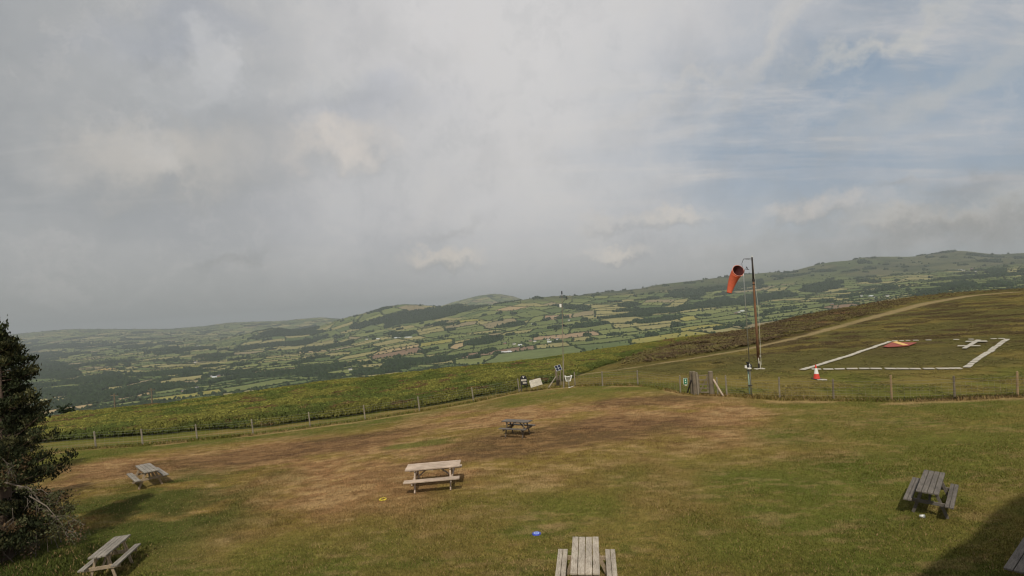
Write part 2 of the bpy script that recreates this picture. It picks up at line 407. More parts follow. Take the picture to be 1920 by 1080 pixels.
def mat_wood(name, c1, c2, rough=0.85):
    m = bpy.data.materials.new(name); m.use_nodes = True; nt = m.node_tree; N, L = nt.nodes, nt.links
    b = N['Principled BSDF']; b.inputs['Roughness'].default_value = rough
    tc = N.new('ShaderNodeTexCoord'); mp = N.new('ShaderNodeMapping'); L.new(tc.outputs['Object'], mp.inputs[0]); mp.inputs['Scale'].default_value = (9, 1.2, 9)
    n = N.new('ShaderNodeTexNoise'); n.inputs['Scale'].default_value = 5; n.inputs['Detail'].default_value = 9; n.inputs['Roughness'].default_value = .7
    n.inputs['Distortion'].default_value = 1.2; L.new(mp.outputs[0], n.inputs['Vector'])
    cr = N.new('ShaderNodeValToRGB'); L.new(n.outputs[0], cr.inputs[0])
    cr.color_ramp.elements[0].position = .34; cr.color_ramp.elements[0].color = c2 + (1,)
    cr.color_ramp.elements[1].position = .58; cr.color_ramp.elements[1].color = c1 + (1,)
    n3 = N.new('ShaderNodeTexNoise'); n3.inputs['Scale'].default_value = 2.2; n3.inputs['Detail'].default_value = 3; L.new(tc.outputs['Object'], n3.inputs['Vector'])
    r = N.new('ShaderNodeMapRange'); L.new(n3.outputs[0], r.inputs[0]); r.inputs[1].default_value = .3; r.inputs[2].default_value = .7; r.inputs[3].default_value = .75; r.inputs[4].default_value = 1.2
    mx = N.new('ShaderNodeVectorMath'); mx.operation = 'SCALE'; L.new(cr.outputs[0], mx.inputs[0]); L.new(r.outputs[0], mx.inputs['Scale'])
    L.new(mx.outputs[0], b.inputs['Base Color'])
    bm = N.new('ShaderNodeBump'); bm.inputs['Strength'].default_value = .5; bm.inputs['Distance'].default_value = .006
    L.new(n.outputs[0], bm.inputs['Height']); L.new(bm.outputs[0], b.inputs['Normal'])
    return m
def mat_attr(name, rough=0.9, fine=(0, 0), bump=0.0, bscale=30, spec=0.2, back=None, hue=0.0):
    """base colour from the object's own painted colour, broken up by fine procedural noise; fine = list of (scale, amount)"""
    m = bpy.data.materials.new(name); m.use_nodes = True; nt = m.node_tree; N, L = nt.nodes, nt.links
    b = N['Principled BSDF']; b.inputs['Roughness'].default_value = rough; b.inputs['Specular IOR Level'].default_value = spec
    at_ = N.new('ShaderNodeAttribute'); at_.attribute_name = 'col'; c = at_.outputs['Color']
    tc = N.new('ShaderNodeTexCoord')
    for sc, am in fine:
        if not sc: continue
        n = N.new('ShaderNodeTexNoise'); n.inputs['Scale'].default_value = sc; n.inputs['Detail'].default_value = 4; n.inputs['Roughness'].default_value = .65
        L.new(tc.outputs['Object'], n.inputs['Vector'])
        r = N.new('ShaderNodeMapRange'); L.new(n.outputs[0], r.inputs[0]); r.inputs[1].default_value = .3; r.inputs[2].default_value = .7
        r.inputs[3].default_value = 1 - am; r.inputs[4].default_value = 1 + am
        mx = N.new('ShaderNodeVectorMath'); mx.operation = 'SCALE'; L.new(c, mx.inputs[0]); L.new(r.outputs[0], mx.inputs['Scale']); c = mx.outputs[0]
    L.new(c, b.inputs['Base Color'])
    if bump:
        n2 = N.new('ShaderNodeTexNoise'); n2.inputs['Scale'].default_value = bscale; n2.inputs['Detail'].default_value = 5; L.new(tc.outputs['Object'], n2.inputs['Vector'])
        bm = N.new('ShaderNodeBump'); bm.inputs['Strength'].default_value = bump; bm.inputs['Distance'].default_value = .05
        L.new(n2.outputs[0], bm.inputs['Height']); L.new(bm.outputs[0], b.inputs['Normal'])
    return m
M = dict(
  pale=mat_wood('weathered_pale_wood', (.42, .37, .30), (.20, .16, .12)),
  grey=mat_wood('weathered_grey_wood', (.27, .245, .205), (.13, .11, .09)),
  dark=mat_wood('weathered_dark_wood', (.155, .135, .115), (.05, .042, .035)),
  frame=mat_wood('frame_wood', (.36, .28, .19), (.16, .115, .075)),
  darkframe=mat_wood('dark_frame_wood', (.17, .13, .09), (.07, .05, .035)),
  post=mat_wood('post_wood', (.29, .25, .19), (.14, .115, .08)),
  oldpost=mat_wood('old_post_wood', (.22, .18, .125), (.09, .07, .045)),
  tanpost=mat_wood('tan_post_wood', (.36, .25, .13), (.2, .13, .07)),
  wire=mat_plain('galvanised_wire', (.35, .35, .33), .5, .6, namp=.1),
  steel=mat_plain('galvanised_steel', (.42, .44, .44), .45, .5, 8, .15),
  greensteel=mat_plain('green_painted_steel', (.24, .34, .28), .6, 0, 8, .15),
  white=mat_plain('white_paint', (.78, .77, .72), .6, 0, 12, .10),
  dirtywhite=mat_plain('dirty_white', (.58, .54, .46), .8, 0, 6, .2),
  slab=mat_plain('limewashed_concrete', (.40, .37, .31), .9, 0, 3, .16, .3),
  redslab=mat_plain('red_painted_board', (.27, .06, .04), .85, 0, 5, .25),
  yellowslab=mat_plain('yellow_painted_board', (.66, .42, .14), .85, 0, 5, .2),
  orange=mat_plain('orange_fabric', (.66, .125, .055), .8, 0, 6, .10, .2, 18),
  maroon=mat_plain('shaded_inner_fabric', (.10, .022, .022), .9, 0, 6, .15),  # inner face of the windsock, its shade put into the red
  rim=mat_plain('pale_orange_hem', (.85, .33, .24), .8, 0, 6, .1),
  polewood=mat_wood('pole_wood', (.25, .125, .06), (.11, .055, .03)),
  tar=mat_plain('tarred_wood', (.035, .028, .024), .7, 0, 10, .3),
  black=mat_plain('black_plastic', (.018, .018, .022), .5, 0, 10, .2),
  greenpl=mat_plain('green_plastic', (.02, .18, .09), .5, 0, 10, .1),
  cone=mat_plain('red_orange_plastic', (.62, .055, .03), .5, 0, 10, .12),
  blue=mat_plain('blue_plastic', (.025, .055, .42), .4, 0, 10, .08),
  lblue=mat_plain('pale_blue_print', (.35, .45, .75), .5, 0, 10, .1),
  yellow=mat_plain('yellow_plastic', (.72, .60, .03), .4, 0, 10, .08),
  panel=mat_plain('solar_cells', (.012, .014, .03), .15, .0, 10, .1),
  net=mat_plain('net_white', (.6, .58, .52), .8, 0, 10, .1),
  pink=mat_wood('pinkish_pale_wood', (.50, .40, .31), (.28, .20, .15)),
)

# ------------------------------------------------------------------ colours of the land
lin = lambda *c: np.array([((q / 255) / 12.92 if q <= 10 else ((q / 255 + .055) / 1.055) ** 2.4) for q in c])
def lerp(a, b, t): return a * (1 - t[..., None]) + b * t[..., None]
def ell(x, y, px, py, a, b, rot=0.0, soft=0.5, ns=2.5, seed=0, nz=0.7):
    p = at(px, py); c, s = math.cos(rot), math.sin(rot); dx, dy = x - p[0], y - p[1]
    u, v = (dx * c + dy * s) / a, (-dx * s + dy * c) / b
    r = np.hypot(u, v) + (fbm(x, y, ns, 4, seed) - .5) * nz
    return sst(r, 1 + soft / 2, 1 - soft / 2)
FPTS = [(60, 850), (180, 840), (268, 835), (370, 825), (475, 815), (582, 801), (685, 787), (787, 771), (888, 753), (974, 735), (1056, 725), (1130, 722), (1196, 722), (1278, 737), (1330, 740), (1363, 741), (1462, 747), (1563, 748), (1672, 750), (1790, 747), (1908, 742), (2040, 738), (2180, 735)]
FW = np.array([at(*p) for p in FPTS])
def beyond_fence(x, y):
    """signed distance-like value: >0 on the far side of the fence line"""
    px = x / np.maximum(y, .1); q = FW[:, 0] / FW[:, 1]
    yf = np.interp(px, q, FW[:, 1]); return y - yf
PATH = [(985, 712, .5), (1080, 704, .6), (1190, 689, .8), (1300, 672, 1.0), (1400, 655, 1.2), (1500, 632, 1.4), (1600, 605, 2.0), (1690, 581, 2.6), (1740, 568, 3.0), (1820, 554.5, 3.2), (1900, 548, 3.2)]
PW = np.array([at(a, b) for a, b, c in PATH])
def path_dist(x, y):
    d = np.full(x.shape, 1e9); w = np.full(x.shape, 1.0)
    for i in range(len(PW) - 1):
        a, b = PW[i, :2], PW[i + 1, :2]; e = b - a; L2 = e @ e
        t = np.clip(((x - a[0]) * e[0] + (y - a[1]) * e[1]) / L2, 0, 1)
        dd = np.hypot(x - a[0] - t * e[0], y - a[1] - t * e[1]); wi = PATH[i][2] * (1 - t) + PATH[i + 1][2] * t
        w = np.where(dd < d, wi, w); d = np.minimum(d, dd)
    return d, w
G_GREEN = np.array([.122, .120, .026]); G_LUSH = np.array([.092, .108, .020]); G_OLIVE = np.array([.172, .135, .038]); G_STRAW = np.array([.36, .245, .115])
G_BROWN = np.array([.205, .118, .054]); G_SOIL = np.array([.112, .068, .036]); G_MOOR = np.array([.098, .086, .026]); G_HEATH = np.array([.072, .050, .024])
def bracken_mask(x, y):
    b = beyond_fence(x, y); px = 960 + F * x / np.maximum(y, .1)
    edge = np.interp(px, [0, 300, 700, 950, 1050, 1130, 1250, 1400], [6.5, 5.0, 3.2, 2.5, 5, 22, 46, 70])
    m = sst(b + (fbm(x, y, 4, 3, 71) - .5) * 3.0, edge - .3, edge + .3)
    return m * sst(px, 1420, 1300)
def near_col(x, y):
    b = beyond_fence(x, y); px = 960 + F * x / np.maximum(y, .1)
    n1 = fbm(x, y, 4.5, 5, 11); n2 = fbm(x * .55, y, 1.3, 4, 12); n3 = fbm(x, y, .5, 3, 13); n4 = fbm(x, y, 9, 3, 14)
    # the lawn
    c = lerp(G_GREEN, G_OLIVE, sst(n1 * .6 + n2 * .4, .40, .62))
    c = lerp(c, G_LUSH, sst(n2 * .5 + n4 * .5, .52, .66) * .8)
    s1 = fbm(x * .5 + y * .12, y * 1.4, .30, 4, 15); s2 = fbm(x * .5 - y * .2, y * 1.6, .16, 3, 16)
    c = lerp(c, G_STRAW * .8, sst(n2 * .35 + s1 * .65, .55, .70) * .42); c = lerp(c, G_LUSH * .7, sst(s2 * .6 + n3 * .4, .56, .68) * .5)
    st = np.maximum.reduce([ell(x, y, 800, 825, 17.5, 9.5, .18, .7, 4, 1, .75), ell(x, y, 1180, 775, 8, 6.5, .1, .5, 4, 2, .8), ell(x, y, 330, 860, 6.5, 5.5, .0, .5, 4, 3)])
    tan = lerp(G_OLIVE * 1.15 + np.array([.02, 0, 0]), G_BROWN * 1.35, sst(n1 * .5 + n2 * .5, .40, .58)); tan = lerp(tan, G_STRAW, sst(n2 * .3 + s1 * .7, .46, .68) * .75); tan = lerp(tan, G_BROWN * .7, sst(s2 * .5 + s1 * .5, .50, .36) * .6)
    c = lerp(c, tan, st * .97)
    br = np.maximum.reduce([ell(x, y, 1060, 815, 6.5, 2.6, .25, .8, 2.5, 4, .9), ell(x, y, 900, 852, 4.0, 1.0, .3, .8, 2, 9, .8), ell(x, y, 480, 855, 7.5, 2.4, .12, .9, 2.5, 5, .9), ell(x, y, 640, 825, 5, 1.6, .2, .9, 2.5, 6, .9), ell(x, y, 1215, 752, 3.6, 1.7, 0., .8, 2, 7), ell(x, y, 1150, 800, 3.6, 2.0, 0.2, .9, 2, 8)])
    c = lerp(c, lerp(G_SOIL, G_BROWN, sst(n2 * .4 + s1 * .6, .42, .64)), br * .8)
    c = lerp(c, G_LUSH * np.array([.62, .70, .7]), ell(x, y, 140, 1000, 5.0, 6.0, 0, .9, 1.5, 78, .8) * sst(n2, .2, .45) * .9)  # dark lush grass near the trees, their shade painted into the green
    gp = np.maximum.reduce([ell(x, y, 790, 832, 1.6, .85, .1, .8, .8, 21, 1.0), ell(x, y, 750, 838, .9, .4, .1, .8, .8, 23, 1.0)])
    c = lerp(c, G_LUSH * 1.1, gp * .75)
    for k, (qx, qy, a_, b_) in enumerate([(790, 1005, .7, .3), (1210, 1000, .35, .15), (1040, 985, .5, .2), (1620, 830, .8, .3), (1350, 775, 1., .4), (1460, 857, .4, .2), (260, 1062, .6, .25), (1330, 1000, .6, .25), (1240, 965, .8, .25)]):
        c = lerp(c, G_STRAW * .85, ell(x, y, qx, qy, a_ * .8, b_ * .8, .2, 1.2, .4, 40 + k, 1.3) * .5 * sst(s1, .35, .6))
    # worn line of long straw under the fence on the inner side
    c = lerp(c, G_STRAW * .95, sst(np.abs(b + .9 + (n1 - .5) * 1.2), .55, .1) * sst(n2, .38, .55) * .7)
    dk = sst(np.abs(b + 0.2 + (n2 - .5) * .5), .30, .05) * sst(px, 1560, 1700)
    c = lerp(c, G_SOIL * .6, dk * .8)
    c = c * (0.86 + .30 * n3)[..., None]
    # beyond the fence: short turf strip, moor, heather
    turf = lerp(G_GREEN * .95, G_OLIVE * .95, sst(n1, .4, .6)) * (0.9 + .2 * n2)[..., None]
    turf = lerp(turf, G_STRAW * .8, sst(np.abs(b - 2.4 - (n1 - .5) * .5), .35, .08) * sst(px, 1000, 900) * .5)
    moor = lerp(G_MOOR, G_OLIVE * .85, sst(fbm(x, y, 6, 4, 51), .42, .62))
    moor = lerp(moor, G_HEATH, sst(fbm(x * .6, y, 2.6, 4, 52), .48, .62) * sst(b, 14, 30) * .8)
    o = lerp(turf, moor, sst(b + (n1 - .5) * 6, 6, 13) * sst(px, 1040, 1150))
    heat = sst(path_dist(x, y)[0] + (n1 - .5) * 3, 4.5, 7) * sst(b, 30, 42) * sst(px, 1150, 1300) * sst(px, 1750, 1600) * sst(y - np.interp(px, 960 + F * PW[:, 0] / PW[:, 1], PW[:, 1]), 1, 5)
    o = lerp(o, lerp(G_HEATH, G_BROWN * .8, sst(n1, .45, .65)), heat * .8)
    bm = bracken_mask(x, y)
    o = lerp(o, np.array([.065, .072, .018]), bm)
    pd, pw = path_dist(x, y)
    o = lerp(o, lerp(np.array([.30, .225, .115]), np.array([.21, .165, .075]), n2), sst(pd + (n2 - .5) * .8, pw * .7, pw * .3) * .85)
    return lerp(c, o, sst(b, -.15, .15))

# ------------------------------------------------------------------ the ground sheet near the camera
def sheet(cols_px, rows_D, colour, name, mat, extra_ring=False):
    az = np.arctan((cols_px - 960) / F)
    A_, D_ = np.meshgrid(az, rows_D)
    Rr = D_ / np.cos(np.clip(A_, -R(56), R(56)))
    X, Y = Rr * np.sin(A_), Rr * np.cos(A_)
    Z = terrain(X, Y)
    Cc = colour(X, Y, Z)
    nr, nc = X.shape; i = np.arange(nr * nc).reshape(nr, nc)
    Fc = np.stack([i[:-1, :-1], i[:-1, 1:], i[1:, 1:], i[1:, :-1]], -1).reshape(-1, 4)
    me = mesh_np(name, np.stack([X, Y, Z], -1).reshape(-1, 3), Fc, Cc.reshape(-1, 3), smooth=True)
    return new_obj(name, me, mat)
m_turf = mat_attr('turf', .95, [(1.2, .12), (6.0, .25), (34.0, .50)], 1.0, 24, .05)
rowsN = np.concatenate([np.geomspace(5.5, 60, 330), np.geomspace(60.6, 260, 150)])
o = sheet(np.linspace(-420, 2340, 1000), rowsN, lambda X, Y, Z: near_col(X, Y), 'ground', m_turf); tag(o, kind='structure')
# the same hilltop round and behind the camera
def ring_back():
    az = np.radians(np.linspace(55.2, 304.8, 90)); rr = np.geomspace(1.0, 26000, 120)
    A_, R_ = np.meshgrid(az, rr); X, Y = R_ * np.sin(A_), R_ * np.cos(A_); A2 = (A_ + math.pi) % (2 * math.pi) - math.pi
    Z = terrain(X, Y); n = fbm(X, Y, 5, 4, 3); c = lerp(G_GREEN, G_OLIVE, sst(n, .35, .65))
    nr, nc = X.shape; i = np.arange(nr * nc).reshape(nr, nc)
    Fc = np.stack([i[:-1, :-1], i[:-1, 1:], i[1:, 1:], i[1:, :-1]], -1).reshape(-1, 4)
    V = np.stack([X, Y, Z], -1).reshape(-1, 3); CC = c.reshape(-1, 3)
    # front apron between the camera's foot and the main sheet
    me = mesh_np('hilltop', V, Fc, CC, True); o = new_obj('hilltop', me, m_turf); tag(o, kind='structure')
    az = np.arctan((np.linspace(-420, 2340, 60) - 960) / F); D = np.linspace(.05, 5.5, 14)
    A_, D_ = np.meshgrid(az, D); Rr = D_ / np.cos(A_); X, Y = Rr * np.sin(A_), Rr * np.cos(A_); Z = terrain(X, Y)
    nr, nc = X.shape; i = np.arange(nr * nc).reshape(nr, nc)
    Fc = np.stack([i[:-1, :-1], i[:-1, 1:], i[1:, 1:], i[1:, :-1]], -1).reshape(-1, 4)
    c = lerp(G_GREEN, G_OLIVE, sst(fbm(X, Y, 5, 4, 3), .35, .65))
    me = mesh_np('lawn_apron', np.stack([X, Y, Z], -1).reshape(-1, 3), Fc, c.reshape(-1, 3), True); o = new_obj('lawn', me, m_turf); tag(o, kind='structure')
ring_back()

# ------------------------------------------------------------------ the valley: fields
def district(x, y, size=2100.):
    gx, gy = np.floor(x / size), np.floor(y / size); best = np.full(x.shape, 1e18); sec = best.copy(); bi = np.zeros(x.shape); bj = bi.copy()
    for di in (-1, 0, 1):
        for dj in (-1, 0, 1):
            i, j = gx + di, gy + dj
            sx, sy = (i + .15 + .7 * _h(i, j, 101)) * size, (j + .15 + .7 * _h(i, j, 102)) * size
            d = (x - sx) ** 2 + (y - sy) ** 2
            new = d < best; sec = np.where(new, best, np.minimum(sec, d)); bi = np.where(new, i, bi); bj = np.where(new, j, bj); best = np.where(new, d, best)
    return bi, bj, (np.sqrt(sec) - np.sqrt(best)) / 2
def fields(x, y):
    wx = x + (fbm(x, y, 500, 3, 61) - .5) * 260; wy = y + (fbm(x, y, 500, 3, 65) - .5) * 260
    i, j, ed = district(wx, wy)
    th = _h(i, j, 103) * math.pi; hr = 140 + 110 * _h(i, j, 104); wr = 180 + 160 * _h(i, j, 105)
    u = wx * np.cos(th) + wy * np.sin(th); v = -wx * np.sin(th) + wy * np.cos(th)
    # rows of unequal height
    a = v / hr; k = np.floor(a); jit = lambda q: (_h(q, i * 7 + j, 106) - .5) * .6
    lo, hi = k + jit(k), k + 1 + jit(k + 1)
    k = np.where(a < lo, k - 1, np.where(a > hi, k + 1, k)); lo, hi = k + jit(k), k + 1 + jit(k + 1)
    ev = np.minimum(a - lo, hi - a) * hr
    b = u / wr + _h(k, i + j * 5, 107) * 7; q = np.floor(b); jt = lambda q_: (_h(q_, k + i * 13 + j, 108) - .5) * .7
    lo, hi = q + jt(q), q + 1 + jt(q + 1)
    q = np.where(b < lo, q - 1, np.where(b > hi, q + 1, q)); lo, hi = q + jt(q), q + 1 + jt(q + 1)
    eu = np.minimum(b - lo, hi - b) * wr
    fid = (i * 92821 + j * 68917 + k * 1299 + q * 31)
    return fid.astype(np.int64), np.abs(np.minimum(np.minimum(eu, ev), ed))
FORCE = {}
def force(px, py, key):
    p = at(px, py, dmax=5000)
    if p is None: return
    f, e = fields(p[:1], p[1:2]); FORCE[int(f[0])] = key
PAL = dict(tan=np.array([.30, .225, .12]), pinkf=np.array([.285, .205, .125]), yel=np.array([.235, .215, .06]), gold=np.array([.33, .23, .085]), brn=np.array([.19, .13, .085]), grn=np.array([.12, .145, .055]))
for px, py, k in [(1070, 593, 'pinkf'), (960, 580, 'tan'), (900, 665, 'pinkf'), (1013, 632, 'pinkf'), (120, 765, 'tan'), (270, 726, 'gold'), (190, 695, 'gold'), (230, 741, 'tan'), (350, 740, 'yel'), (410, 738, 'yel'), (340, 690, 'yel'), (720, 668, 'brn'), (870, 600, 'yel'), (1550, 575, 'brn'), (880, 664, 'brn'), (1180, 640, 'yel'), (820, 640, 'yel'), (1650, 520, 'yel'), (540, 695, 'pinkf'), (510, 700, 'tan'), (570, 662, 'tan'), (850, 655, 'tan'), (790, 650, 'yel'), (700, 665, 'tan'), (1000, 672, 'grn'), (1030, 668, 'grn'), (960, 672, 'grn'), (1340, 608, 'yel'), (1300, 598, 'yel')]: force(px, py, k)
WOODS = [(100, 705, 60, 7), (170, 712, 60, 8), (215, 720, 55, 7), (120, 735, 110, 9), (180, 745, 80, 7), (905, 640, 45, 8), (1540, 538, 50, 10), (800, 594, 130, 14), (720, 600, 75, 10), (840, 580, 70, 7), (560, 622, 60, 6), (885, 578, 40, 5), (515, 622, 35, 6), (1340, 570, 60, 8), (600, 690, 60, 6), (1430, 560, 70, 9), (1620, 470, 1, 1), (1240, 600, 50, 6), (760, 680, 60, 7), (1870, 508, 25, 7), (1800, 535, 35, 6), (1290, 552, 50, 7), (1180, 572, 30, 5), (440, 700, 55, 4), (620, 650, 60, 4), (350, 655, 60, 3), (130, 650, 70, 3), (1400, 535, 60, 6), (700, 700, 70, 4), (1110, 610, 40, 4), (960, 610, 40, 4), (330, 725, 40, 3), (1700, 560, 60, 5), (840, 695, 80, 4)]
WEL = []
for px, py, rx, ry in WOODS:
    p = at(px, py, dmax=5000)
    if p is None or p[1] < 900: continue
    D = p[1]; q = at(px, py + ry, dmax=5000); dy = abs(q[1] - D) if q is not None and q[1] > 900 else 200
    q = at(px, py - ry, dmax=5000); dy2 = abs(q[1] - D) if q is not None else dy
    WEL.append((p[0], p[1], rx / F * D, min(max(60, min(dy, dy2 * 1.2)), 900), p[0] / p[1]))
def woods(x, y):
    w = np.zeros(x.shape)
    for cx, cy, a, b, s in WEL:
        dy = y - cy; dx = x - cx - dy * s
        w = np.maximum(w, 1.0 - np.hypot(dx / a, dy / b))
    w = w + (fbm(x, y, 130, 4, 81) - .5) * 1.1
    nb = fbm(x, y, 420, 4, 83) + .035 * sst(x / np.maximum(y, 1), -.15, -.45)  # woods thicker on the left, added to stand in for cloud shade
    return np.maximum(sst(w, .22, .30), sst(nb, .71, .72))
def moorland(x, y, z):
    return sst(z + (fbm(x, y, 500, 3, 91) - .5) * 120, 25, 70) * sst(x / np.maximum(y, 1) , -.05, .05)
def far_col(X, Y, Z):
    f, e = fields(X, Y); h1 = _h(f, f * 0, 201); h2 = _h(f, f * 0, 202)
    c = lerp(np.array([.105, .130, .045]), np.array([.170, .185, .065]), h1)
    c = lerp(c, np.array([.26, .225, .10]), (h2 > .74) * .8)
    c = lerp(c, np.array([.25, .19, .12]), ((h2 > .68) & (h2 < .74)) * .7)
    c = lerp(c, np.array([.075, .105, .038]), (h2 < .18) * .8)
    for k, key in FORCE.items(): c = np.where((f == k)[..., None], PAL[key], c)
    c = c * (0.85 + .3 * fbm(X, Y, 60, 3, 203))[..., None]
    mo = moorland(X, Y, Z)
    mc = lerp(np.array([.040, .048, .024]), np.array([.078, .080, .038]), sst(fbm(X, Y, 260, 4, 205), .4, .62))
    mc = lerp(mc, np.array([.09, .115, .04]), sst(fbm(X, Y, 500, 3, 207), .56, .6) * .5)
    c = lerp(c, mc, mo * .85)
    hd = sst(e, 7 + Y * .0006, 3 + Y * .0004) * (1 - mo * .7) * (_h(f, f * 0, 204) > .06)
    c = lerp(c, np.array([.022, .034, .014]), hd * .95)
    c = lerp(c, np.array([.020, .032, .013]), woods(X, Y))
    # rough slope just under the hilltop
    D = np.hypot(X, Y); c = lerp(np.array([.075, .085, .026]), c, sst(D, 500, 1300))
    return c
m_far = mat_attr('farmland', 1.0, [(.02, .10), (.08, .12)], 0, 1, 0.0)
D0 = [258]
rowsF = np.concatenate([np.geomspace(258, 1400, 90), np.geomspace(1412, 8000, 560), np.geomspace(8060, 26000, 170)])
o = sheet(np.linspace(-420, 2340, 1500), rowsF, far_col, 'valley_terrain', m_far); tag(o, kind='structure')

# ------------------------------------------------------------------ far trees
def ico():
    t = (1 + 5 ** .5) / 2
    v = np.array([(-1, t, 0), (1, t, 0), (-1, -t, 0), (1, -t, 0), (0, -1, t), (0, 1, t), (0, -1, -t), (0, 1, -t), (t, 0, -1), (t, 0, 1), (-t, 0, -1), (-t, 0, 1)], float)
    v /= np.linalg.norm(v[0])
    f = np.array([(0, 11, 5), (0, 5, 1), (0, 1, 7), (0, 7, 10), (0, 10, 11), (1, 5, 9), (5, 11, 4), (11, 10, 2), (10, 7, 6), (7, 1, 8), (3, 9, 4), (3, 4, 2), (3, 2, 6), (3, 6, 8), (3, 8, 9), (4, 9, 5), (2, 4, 11), (6, 2, 10), (8, 6, 7), (9, 8, 1)])
    return v, f
IV, IF = ico()
OV = np.array([(1, 0, 0), (0, 1, 0), (-1, 0, 0), (0, -1, 0), (0, 0, 1.)]); OV = np.concatenate([OV[:4] * [1, 1, 0] + [0, 0, -.5], OV[:4] * .8 @ np.array([[.7, .7, 0], [-.7, .7, 0], [0, 0, 1]]) + [0, 0, .45], OV[4:]])
OF = np.array([(0, 1, 4), (1, 5, 4), (1, 2, 5), (2, 6, 5), (2, 3, 6), (3, 7, 6), (3, 0, 7), (0, 4, 7), (4, 5, 8), (5, 6, 8), (6, 7, 8), (7, 4, 8)])
def blobs(pos, size, aspect, col, name, mat, V0=OV, F0=OF, jit=.3):
    n = len(pos); k = len(V0)
    a = rng.uniform(0, 6.28, n); ca, sa = np.cos(a), np.sin(a)
    V = V0[None] * (1 + rng.uniform(-jit, jit, (n, k, 1)))
    X = V[..., 0] * ca[:, None] - V[..., 1] * sa[:, None]; Y = V[..., 0] * sa[:, None] + V[..., 1] * ca[:, None]; Z = V[..., 2]
    W_ = np.stack([X * size[:, None], Y * size[:, None], (Z + .45) * (size * aspect)[:, None]], -1) + pos[:, None]
    Fc = F0[None] + (np.arange(n) * k)[:, None, None]
    C_ = np.repeat(col[:, None], k, 1) * (0.8 + .4 * rng.random((n, k, 1)))
    me = mesh_np(name, W_.reshape(-1, 3), Fc.reshape(-1, 3), C_.reshape(-1, 3))
    return new_obj(name, me, mat)
m_ftree = mat_attr('far_foliage', 1.0, [(.25, .25)], 0, 1, 0.0)
def sample(n, d0, d1, pw=0.0):
    px = rng.uniform(-40, 1960, n); D = np.exp(rng.uniform(math.log(d0), math.log(d1), n))
    x = (px - 960) / F * D; return x, D
def visible(x, y, z, h=6):
    """rough test against the near skyline"""
    px = 960 + F * x / y; py = hor(px) - (z + h - CAMZ) / y * F
    sky = np.interp(px, SK[:, 0], SK[:, 1]); return py < sky + 6
x, y = sample(2800000, 1300, 12000)
f, e = fields(x, y); keep = (e < 3.8 + y * .0002) & (_h(f, f * 0, 204) > .06) & (rng.random(len(x)) < np.interp(y, [1300, 2500, 5000, 12000], [1, .85, .6, .4]))
x, y, f, e = x[keep], y[keep], f[keep], e[keep]; z = terrain(x, y)
keep = visible(x, y, z) & (rng.random(len(x)) > moorland(x, y, z) * .93); x, y, z = x[keep], y[keep], z[keep]
sz = np.where(rng.random(len(x)) < np.interp(x / y, [-.7, -.1], [.13, .06]), rng.uniform(3.5, 7.0, len(x)), rng.uniform(1.9, 3.0, len(x)))  # more tall hedge trees leftwards, added to darken that side like cloud shade
sz *= np.interp(y, [1500, 5000, 11000], [1.0, 1.15, 1.8])
# scattered field and parkland trees
xs, ys = sample(6000, 1500, 7500); zs = terrain(xs, ys); cl = fbm(xs, ys, 350, 3, 301) > .50; kk = cl & visible(xs, ys, zs)
xs, ys, zs = xs[kk], ys[kk], zs[kk]; szs = rng.uniform(3, 6.0, len(xs))
x, y, z, sz = [np.concatenate(q) for q in ((x, xs), (y, ys), (z, zs), (sz, szs))]
gcol = lambda n: np.array([.030, .043, .015]) * rng.uniform(.7, 1.35, (n, 1)) * (1 + rng.uniform(-.12, .12, (n, 3)))
app = sz / y; order = np.argsort(-np.where(sz > 4.5, app, 0)); big = order[:290]; rest = order[290:]
print('hedge blobs', len(rest))
o = blobs(np.stack([x, y, z], -1)[rest], sz[rest], rng.uniform(.8, 1.3, len(rest)), gcol(len(rest)), 'hedgerow_trees', m_ftree)
tag(o, 'dark green hedges and hedgerow trees dividing the fields of the valley', 'hedgerows', kind='stuff')
# woods
wx, wy = sample(520000, 1500, 10000); kk = woods(wx, wy) > .5; wx, wy = wx[kk], wy[kk]; wz = terrain(wx, wy); kk = visible(wx, wy, wz); wx, wy, wz = wx[kk], wy[kk], wz[kk]
pr = rng.random(len(wx)) < np.minimum(1, 90000 / max(1, len(wx))); wx, wy, wz = wx[pr], wy[pr], wz[pr]
print('wood blobs', len(wx))
ws = rng.uniform(5, 9, len(wx)) * np.interp(wy, [2000, 6000], [1, 1.5])
o = blobs(np.stack([wx, wy, wz], -1), ws, rng.uniform(.9, 1.4, len(wx)), np.array([.023, .036, .014]) * rng.uniform(.65, 1.35, (len(wx), 1)), 'far_woods', m_ftree)
tag(o, 'dark distant woods and plantations covering parts of the valley and hillsides', 'woodland', kind='stuff')
# single trees, the largest ones in view
vt = []
for k in range(6):
    r_ = np.random.default_rng(50 + k); V, Fs, Cs = [], [], []; off = 0
    for q in range(9):
        c0 = r_.normal(0, .42, 3) * [1, 1, .6] + [0, 0, 1.0]; s = r_.uniform(.4, .62)
        vv = IV * s * (1 + r_.uniform(-.25, .25, (12, 1))) + c0; V.append(vv); Fs.append(IF + off); off += 12; Cs.append(np.tile(np.array([.032, .046, .016]) * r_.uniform(.6, 1.4), (12, 1)))
    tv = np.array([(-.08, -.08, -.15), (.08, -.08, -.15), (0, .1, -.15), (0, 0, 1.)]); V.append(tv); Fs.append(np.array([(0, 1, 3), (1, 2, 3), (2, 0, 3)]) + off); Cs.append(np.tile([.05, .04, .03], (4, 1)))
    me = mesh_np('field_tree', np.concatenate(V), np.concatenate(Fs), np.concatenate(Cs)); me.materials.append(m_ftree); vt.append(me)
